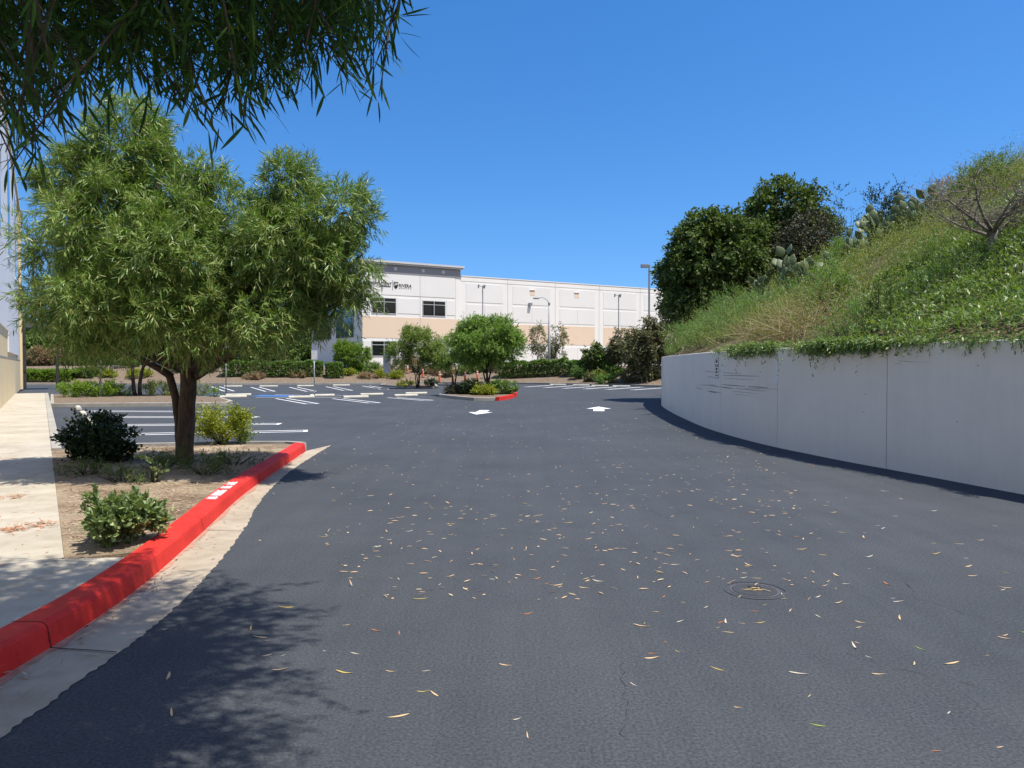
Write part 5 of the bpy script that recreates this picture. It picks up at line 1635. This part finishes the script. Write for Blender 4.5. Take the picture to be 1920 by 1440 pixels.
m.add([off @ Vector((uc + a * .88, -.112, zs + b2 * .95)) for a, b2 in out] + [off @ Vector((uc + a * .88, -.0865, zs + b2 * .95)) for a, b2 in out], [tuple(range(9)), tuple(range(17, 8, -1))] + [(i, 9 + i, 9 + (i + 1) % 9, (i + 1) % 9) for i in range(9)])
bpy.data.objects.remove(_)
m.build('emblem', M['black'], lb)
m = MB()
for (a0, a1, b0, b1) in [(-.15, .16, .17, .23), (-.15, .14, .02, .08), (.08, .15, .02, .2), (-.16, -.1, -.06, .08)]:
    m.box(uc + a0, uc + a1, -.117, -.1125, zs + b0, zs + b1, off)
m.build('emblem_inlay', M['wall_white'], lb)

# ------------------------------------------------------------------ near building on the left
NA = Vector((-17.6, 26.5, 0))
N_OUT = Vector((V_DIR.y, -V_DIR.x, 0))           # outward, to the car park
NBL = Matrix(((V_DIR.x, -N_OUT.x, 0, 0), (V_DIR.y, -N_OUT.y, 0, 0), (0, 0, 1, 0), (0, 0, 0, 1)))     # local x along the wall, y into the building
nb = empty('office_building', NA, 'cream and pale blue office building at the left edge of the picture', 'building')
def npart(name, boxes, mat, parent=nb, bevel=0):
    m = MB()
    for bx_ in boxes: m.box(*bx_, NBL)
    return m.build(name, M[mat], parent, bevel=bevel)
T0, T1, HT = -15.5, 27.2, 11.3
npart('wall', [(T0, T1, 0, 22, 0.1, HT)], 'wall_cream')
npart('roof_edge', [(T0 - .1, T1 + .1, -.12, .4, HT, HT + .25)], 'wall_cream')
npart('panel', [(T0, 5.9, -.05, -.001, 3.0, HT - .1)], 'wall_pale')
npart('panel', [(5.93, 20.5, -.05, -.001, 2.15, HT - .1)], 'wall_pale')
npart('pier', [(25.4, T1 + .05, -.12, -.001, .1, HT)], 'wall_cream')
npart('reveal_line', [(T0, 25.3, -.012, -.0005, 1.9, 1.94), (T0, 5.9, -.012, -.0005, 2.72, 2.76)], 'joint')
k = 0
t_ = -12.0
while t_ < 22:
    w_ = 2.4
    f = npart('window', [(t_, t_ + w_, -.075, -.051, 6.1, HT - .9)], 'frame_metal')
    npart('pane', [(t_ + .05, t_ + w_ - .05, -.085, -.0755, 6.15, HT - .95)], 'glass', f)
    npart('sill', [(t_ - .05, t_ + w_ + .05, -.1, -.0505, 5.98, 6.09)], 'wall_pale', f)
    t_ += 9.0
npart('downpipe', [(T1 - .5, T1 - .28, -.3, -.125, .12, 4.3)], 'dark_metal', bevel=.02)
for z in (1.2, 3.0): npart('pipe_clip', [(T1 - .54, T1 - .24, -.31, -.121, z, z + .08)], 'dark_metal')
# entrance canopy with post at the far corner
cn = empty('entrance_canopy', NA + NBL @ Vector((T1 - 1, 0, 0)), 'dark flat entrance canopy at the far end of the cream building', 'canopy')
m = MB(); m.box(.75, 3.4, -2.3, .0, 4.02, 4.42, NBL); m.build('roof', M['canopy'], cn, bevel=.02)
m = MB(); m.box(.72, 3.43, -2.33, -.0, 4.42, 4.47, NBL); m.build('edge_trim', M['dark_metal'], cn)
for q in (3.1,):
    m = MB(); m.box(q, q + .2, -2.15, -1.95, .0, 4.02, NBL); m.build('post', M['dark_metal'], cn)

# ------------------------------------------------------------------ trees and shrubs of the car park
def gp(px, d): 
    r = ray(px, 690); return Vector((r.x * d, d, 0))
b = gp(913, 40); tree('island_tree', 'round topped green tree on the island with the red kerb end', 'tree', (b.x, b.y, .15), [((0, 0, 2.75), (1.75, 1.8, 1.15)), ((-1.0, 0, 2.45), (.95, 1.1, .85)), ((.95, 0, 2.5), (.95, 1.1, .85)), ((0, -.5, 2.2), (1.4, 1.0, .65)), ((.6, .1, 3.2), (1.0, 1.1, .7)), ((-.6, 0, 3.15), (1.0, 1, .7))],
     'island', .12, .036, 6400, 10, 4, .08, .1, 'bark_dark', 'small trees on the car park islands', 280, .3, .26, T_LANCE, .55, below=1.5, leaf_droop=.1, twig_droop=.08)
b = gp(783, 53); tree('island_tree', 'light green multi stemmed tree on the far island', 'tree', (b.x, b.y, .15), [((0, 0, 2.9), (1.5, 1.5, 1.1)), ((-1.2, 0, 2.4), (.95, 1.1, .9)), ((1.0, 0, 2.5), (1.0, 1.1, .9)), ((-.4, 0, 3.6), (.6, .7, .55)), ((.9, .2, 1.7), (.8, .8, .6))],
     'island_light', .13, .036, 3900, 9, 5, .07, .1, 'bark_dark', 'small trees on the car park islands', 170, .3, .28, T_LANCE, .4, below=1.4, leaf_droop=.1, twig_droop=.08)
b = gp(852, 62); z = bank_z(b.x, b.y); tree('island_tree', 'green tree standing between the round tree and the multi stemmed tree', 'tree', (b.x, b.y, z), [((0, 0, 2.6), (1.6, 1.6, 1.4)), ((-.8, 0, 1.9), (1.1, 1.1, 1.0)), ((.6, 0, 3.4), (1.2, 1.2, 1.0))],
     'island', .14, .042, 2400, 9, 2, .08, .2, 'bark_dark', 'small trees on the car park islands', 130, .35, .28, T_LANCE, .4, below=1.3, leaf_droop=.1, twig_droop=.08)
b = gp(258, 36.9); tree('willow_tree', 'willow with two thin dark trunks on the left island', 'tree', (b.x, b.y, .15), [((0, 0, 3.4), (1.9, 1.9, 1.5)), ((-1.2, 0, 2.5), (1.1, 1.3, .9)), ((1.3, 0, 2.6), (1.1, 1.2, .9))],
     'willow', .16, .026, 2600, 11, 2, .11, .4, 'bark_dark', None, 150, .38, .35, T_LANCE, .45)
b = gp(1028, 70); z = bank_z(b.x, b.y); tree('olive_tree', 'airy grey green tree beside the curved arm street lamp', 'tree', (b.x, b.y, z - .1), [((-.9, 0, 2.9), (.95, .9, 1.2)), ((.8, 0, 2.9), (.95, .9, 1.15)), ((-.3, 0, 1.7), (1.2, .9, .9)), ((.9, 0, 1.4), (.7, .7, .8))],
     'greyleaf', .14, .06, 1000, 8, 3, .06, .1, 'bark_grey', None, 120, .3, .35, T_OVAL, .3)
b = gp(1112, 65); z = bank_z(b.x, b.y); tree('dark_bush', 'dark glossy round bush right of the long hedge', 'bush', (b.x, b.y, z - .1), [((0, 0, 1.9), (.95, .9, .85)), ((-.2, 0, .9), (1.0, .9, .8)), ((.5, 0, 1.2), (.8, .8, .8))],
     'dark', .17, .09, 1500, 8, 2, .07, .1, 'bark_dark', None, 80, .3, .3, T_OVAL, .4, part='foliage')
b = gp(1145, 64.5); z = bank_z(b.x, b.y); tree('dark_bush', 'smaller rounded bush between dark bush and olive tree', 'bush', (b.x, b.y, z - .1), [((0, 0, 1.5), (.7, .7, .6)), ((0, 0, .8), (.6, .6, .6))],
     'hedge', .15, .08, 700, 8, 2, .05, .1, 'bark_grey', None, 40, .25, .3, T_OVAL, .4, part='foliage')
b = gp(1214, 59.5); z = .2; tree('olive_tree', 'broad olive brown tree beside the end of the retaining wall', 'tree', (b.x, b.y, z), [((0.1, 0, 3.0), (1.7, 1.6, 1.5)), ((1.0, .2, 4.9), (1.1, 1.1, .95)), ((-.9, 0, 2.6), (1.1, 1.2, 1.4)), ((.6, 0, 1.4), (1.9, 1.4, 1.3)), ((1.5, 0, 3.4), (1.3, 1.3, 1.4))],
     'olive', .16, .08, 4200, 8, 2, .14, .2, 'bark_dark', None, 220, .38, .35, T_OVAL, .4)
b = gp(1166, 63); z = bank_z(b.x, b.y); tree('olive_tree', 'brownish loose tree left of the broad olive brown tree', 'tree', (b.x, b.y, z - .1), [((0, 0, 2.7), (.95, .9, 1.0)), ((-.4, 0, 1.9), (.8, .8, .8)), ((.5, 0, 1.5), (.9, .9, .9))],
     'olive', .15, .07, 1300, 8, 3, .06, .1, 'bark_grey', None, 90, .3, .32, T_OVAL, .3)

def hedge(label, pts, w, h, leaf, n, dz=0.0, lf=(.10, .06)):
    pts = [Vector(p) for p in pts]
    c0 = pts[0]
    t = empty('hedge', c0, label, 'hedge', 'clipped hedges round the car park')
    segs = [(pts[i], pts[i + 1]) for i in range(len(pts) - 1)]
    ls = np.array([(b2 - a).length for a, b2 in segs]); pr = ls / ls.sum()
    k_ = RNG.choice(len(segs), n, p=pr)
    A = np.array([segs[i][0] for i in k_]); Bv = np.array([segs[i][1] for i in k_])
    q = RNG.uniform(0, 1, (n, 1))
    P = A + (Bv - A) * q
    d = norm(Bv - A); s_ = np.stack([-d[:, 1], d[:, 0], np.zeros(n)], 1)
    side = RNG.choice([-1, 0, 1], n, p=[.36, .44, .20])
    lat = np.where(side == 0, RNG.uniform(-1, 1, n), -np.abs(side) * side) * w / 2
    hh_ = np.where(side == 0, h, RNG.uniform(.05, 1, n) ** .8 * h) * (1 + .05 * np.sin(P[:, 0] * 3.1) + .04 * np.sin(P[:, 0] * 7.3)) - RNG.uniform(0, .14, n)
    P = P + s_ * (lat * RNG.uniform(.75, 1.05, n))[:, None]; P[:, 2] += np.maximum(hh_, .05)
    D = s_ * np.sign(lat)[:, None] * (side != 0)[:, None]; D[:, 2] += (side == 0) * 1.0 + .25
    D = norm(D + RNG.normal(size=(n, 3)) * .45)
    quad_mesh('foliage', [tuple((sprays(P - D * .12 - np.array(c0), D, .2, 10, lf[0], lf[1], T_OVAL, ang=(.5, 1.2), twig_droop=.05, leaf_droop=0.0, curve=.05)))], L[leaf], t)
    m = MB()
    for a, b2 in segs:
        for i in range(max(2, int((b2 - a).length / .5))):
            p = a.lerp(b2, (i + .5) / max(2, int((b2 - a).length / .5))) - c0
            m.tube([p + Vector((0, 0, -.1)), p + Vector((.03, .02, h * .8))], [.025, .012], 5)
    m.build('stem', M['bark_dark'], t)
def bp(px, d, dz=-.05):
    p = gp(px, d); return (p.x, p.y, bank_z(p.x, p.y) + dz)
hedge('long clipped green hedge right of the round tree', [bp(932, 68.8), bp(1000, 67.8), bp(1062, 66.8)], 1.2, 1.35, 'hedge', 4200)
hedge('looser hedge end with paler shoots right of the long hedge', [bp(1062, 66.4), bp(1096, 65.8)], 1.2, 1.25, 'feather', 1300)
hedge('dark clipped hedge behind the blue bay and sign posts', [bp(415, 66.5), bp(520, 67), bp(606, 68)], 1.1, 1.3, 'hedge', 5200)
hedge('short squared hedge left of the lawn patch', [bp(612, 67.5), bp(642, 68)], 1.2, 1.25, 'hedge', 1200)
hedge('low bright hedge by the far end of the cream building', [bp(30, 64), bp(100, 64.4), bp(146, 64.4)], 2.4, .85, 'bright', 3600)
hedge('lower green hedge between the bright hedge and the thin sign post', [bp(147, 66), bp(186, 66)], 2.0, .7, 'hedge', 1400)

for (px, d, w, h, leaf, lab, nm) in [(672, 71, 1.1, 2.3, 'bright', 'glossy green rounded bush at the warehouse corner', 'bush'), (645, 72, 1.0, 2.3, 'bright', 'lime green bush in front of the warehouse side windows', 'bush'), (698, 70, .8, 1.0, 'hedge', 'clipped ball shrub left of the tall grey sign board', 'bush'), (742, 69.8, .95, 1.05, 'greyleaf', 'grey green shrub right of the tall grey sign board', 'bush'),
                                     (714, 69, .7, .55, 'yellow', 'low yellow shrub at the foot of the grey sign board', 'bush'), (740, 68.8, .75, .55, 'yellow', 'low yellow green mound right of the grey sign board', 'bush'), (655, 69, .7, .45, 'yellow', 'low yellowish plant beside the lawn patch', 'bush'), (812, 71, .8, .8, 'dry', 'brownish low shrub on the mulch bank between delineators', 'bush'), (838, 70.5, .7, .8, 'greyleaf', 'small grey shrub behind the orange delineators', 'bush'), (868, 71, .8, .75, 'hedge', 'low green shrub behind the delineator nearest the round tree', 'bush'),
                                     (1128, 62.5, .75, .75, 'brush', 'small yellowish shrub right of the dark bush', 'bush'), (1152, 62.8, .7, .8, 'hedge', 'small shrub left of the olive tree foot', 'bush'), (1105, 63, .5, .7, 'olive', 'little brown shrub at the foot of the dark bush', 'bush'),
                                     (790, 71.5, .8, .8, 'greyleaf', 'grey shrub behind the multi stemmed tree', 'bush'), (895, 71.5, .9, .9, 'hedge', 'green shrub behind the round tree crown, left', 'bush'), (922, 71.5, .9, 1.0, 'olive', 'dull shrub between the round tree and the long hedge', 'bush'), (772, 73, .9, .9, 'dry', 'rusty shrub high on the bank behind the first delineators', 'bush'),
                                     (1135, 60.5, .8, .8, 'hedge', 'green shrub in the shade left of the parking lamp', 'bush'), (1180, 59.8, .8, .7, 'olive', 'brown green shrub at the foot of the olive brown tree', 'bush'), (1085, 64.5, .6, .9, 'feather', 'feathery shoots at the right end of the hedges', 'bush'), (560, 67.2, .8, .4, 'dry', 'dry low tuft under the dark clipped hedge', 'bush'), (480, 66, .9, .4, 'dry', 'dry low tuft left under the dark clipped hedge', 'bush'), (690, 68.3, .8, .4, 'dry', 'brownish low tuft at the kerb below the ball shrub', 'bush'),
                                     (205, 66, .9, .45, 'yellow', 'low yellow green shrub right of the thin sign post', 'bush'), (238, 70, 1.3, .9, 'hedge', 'dark rounded shrub beyond the left island', 'bush'), (262, 66, 1.2, .6, 'yellow', 'yellow green shrub behind the two thin trunks', 'bush'), (385, 68, 1.2, 1.0, 'shade', 'dark low shrub left of the dark clipped hedge', 'bush'), (330, 68, 1.3, 1.0, 'olive', 'dull shrub behind the willow trunk', 'bush'),
                                     (80, 72, 1.3, 1.7, 'dry', 'pinkish dry bush behind the bright hedge', 'bush'), (118, 72.5, 1.4, 1.7, 'dry', 'second pinkish dry bush behind the bright hedge, right of the first', 'bush'), (58, 71.5, .9, 1.3, 'greyleaf', 'greyish bush against the end of the cream building', 'bush'), (150, 73, 1.3, 1.5, 'greyleaf', 'grey brown bush left of the pale street', 'bush')]:
    p = gp(px, d)
    shrub(nm, lab, (p.x, p.y, bank_z(p.x, p.y) - .05), (w, w, h), leaf, .12, .05, int(520 * w * max(h, .7)), 8, 'bush', 'shrubs on the far planting bank', T_OVAL, .28, .22, inner=.35)
# island bushes
for (px, d, w, h, leaf, lab) in [(882, 38.5, .62, .62, 'shade', 'dark bush left of the round tree trunk'), (942, 38.8, .72, .62, 'hedge', 'rounded dark green bush right of the round tree trunk'), (908, 37.4, .5, .4, 'yellow', 'small yellow green plant at the front of the island'), (856, 39, .55, .35, 'purple', 'low purplish plant at the left end of the island')]:
    p = gp(px, d); shrub('island_bush', lab, (p.x, p.y, .15), (w, w, h), leaf, .09, .04, int(900 * w), 8, 'bush', 'bushes on the round tree island', T_OVAL, .2, .16, inner=.4)
for (px, d, w, h, leaf, lab) in [(760, 52, .6, .35, 'yellow', 'low yellow plant at the left end of the far island'), (806, 52.5, .6, .4, 'shade', 'dark low plant at the right end of the far island')]:
    p = gp(px, d); shrub('island_bush', lab, (p.x, p.y, .15), (w, w, h), leaf, .1, .04, 160, 8, 'bush', 'bushes on the far island', T_OVAL, .2, .16, inner=.4)
for (px, d, w, h, leaf, lab, n_) in [(168, 35.6, 1.45, .62, 'bright', 'bright yellow green spreading shrub on the left island', 1100), (222, 36.5, .7, .5, 'hedge', 'darker small shrub right of the bright spreading one', 200), (305, 36.8, .9, .65, 'brush', 'loose shrub right of the two thin trunks', 330), (375, 36.5, .6, .5, 'brush', 'sparse shrub near the right tip of the left island', 110), (402, 35.5, .3, .3, 'bright', 'tuft of strap leaves at the right tip of the left island', 40)]:
    p = gp(px, d); shrub('island_bush', lab, (p.x, p.y, .15), (w, w * .8, h), leaf, .08, .035, n_, 8, 'bush', 'bushes on the left island', T_OVAL, .2, .16, inner=.4)
# lawn patch
n = 6000
xy = [gp(a, b2) for a, b2 in zip(RNG.uniform(652, 688, n), RNG.uniform(69.2, 73, n))]
P = np.array([(p.x, p.y, bank_z(p.x, p.y) - .02) for p in xy])
tag(quad_mesh('lawn', [leaf_verts(T_BLADE, P, np.stack([RNG.normal(size=n) * .5, RNG.normal(size=n) * .5, np.ones(n)], 1), rand_unit(n), RNG.uniform(.1, .25, n), .03, .1)], L['grass']), 'small bright green lawn patch before the warehouse corner', 'lawn', kind='stuff')

# trees beyond the far left street
for (px, d, r, h, leaf, lab) in [(20, 92, 4.2, 6.3, 'hedge', 'green tree beyond the street nearest the cream building'), (95, 98, 4.8, 6.6, 'hedge', 'broad green tree beyond the street, second from the left'), (160, 104, 4.5, 6.0, 'brush', 'yellowish tree beyond the street above the pale road'), (235, 108, 5.0, 7.0, 'hedge', 'tree beyond the street behind the two thin trunks'), (320, 110, 5.0, 7.0, 'olive', 'dull green tree beyond the street behind the willow trunk'), (410, 112, 5.0, 7.5, 'hedge', 'tree beyond the street left of the warehouse'), (500, 112, 5.0, 8.0, 'hedge', 'tall tree beyond the street left of the tree by the warehouse'), (575, 108, 3.6, 6.5, 'hedge', 'tree beyond the street closest to the warehouse')]:
    p = gp(px, d)
    tree('street_tree', lab, 'tree', (p.x, p.y, 1.3), [((0, 0, h * .52), (r, r * .8, h * .46)), ((-r * .5, 0, h * .35), (r * .7, r * .6, h * .35)), ((r * .5, 0, h * .4), (r * .7, r * .6, h * .4))], leaf, .36, .19, 2600, 7, 1, .25, .3, 'bark_dark', 'trees beyond the far street', 150, .9, .7, T_OVAL, .4)
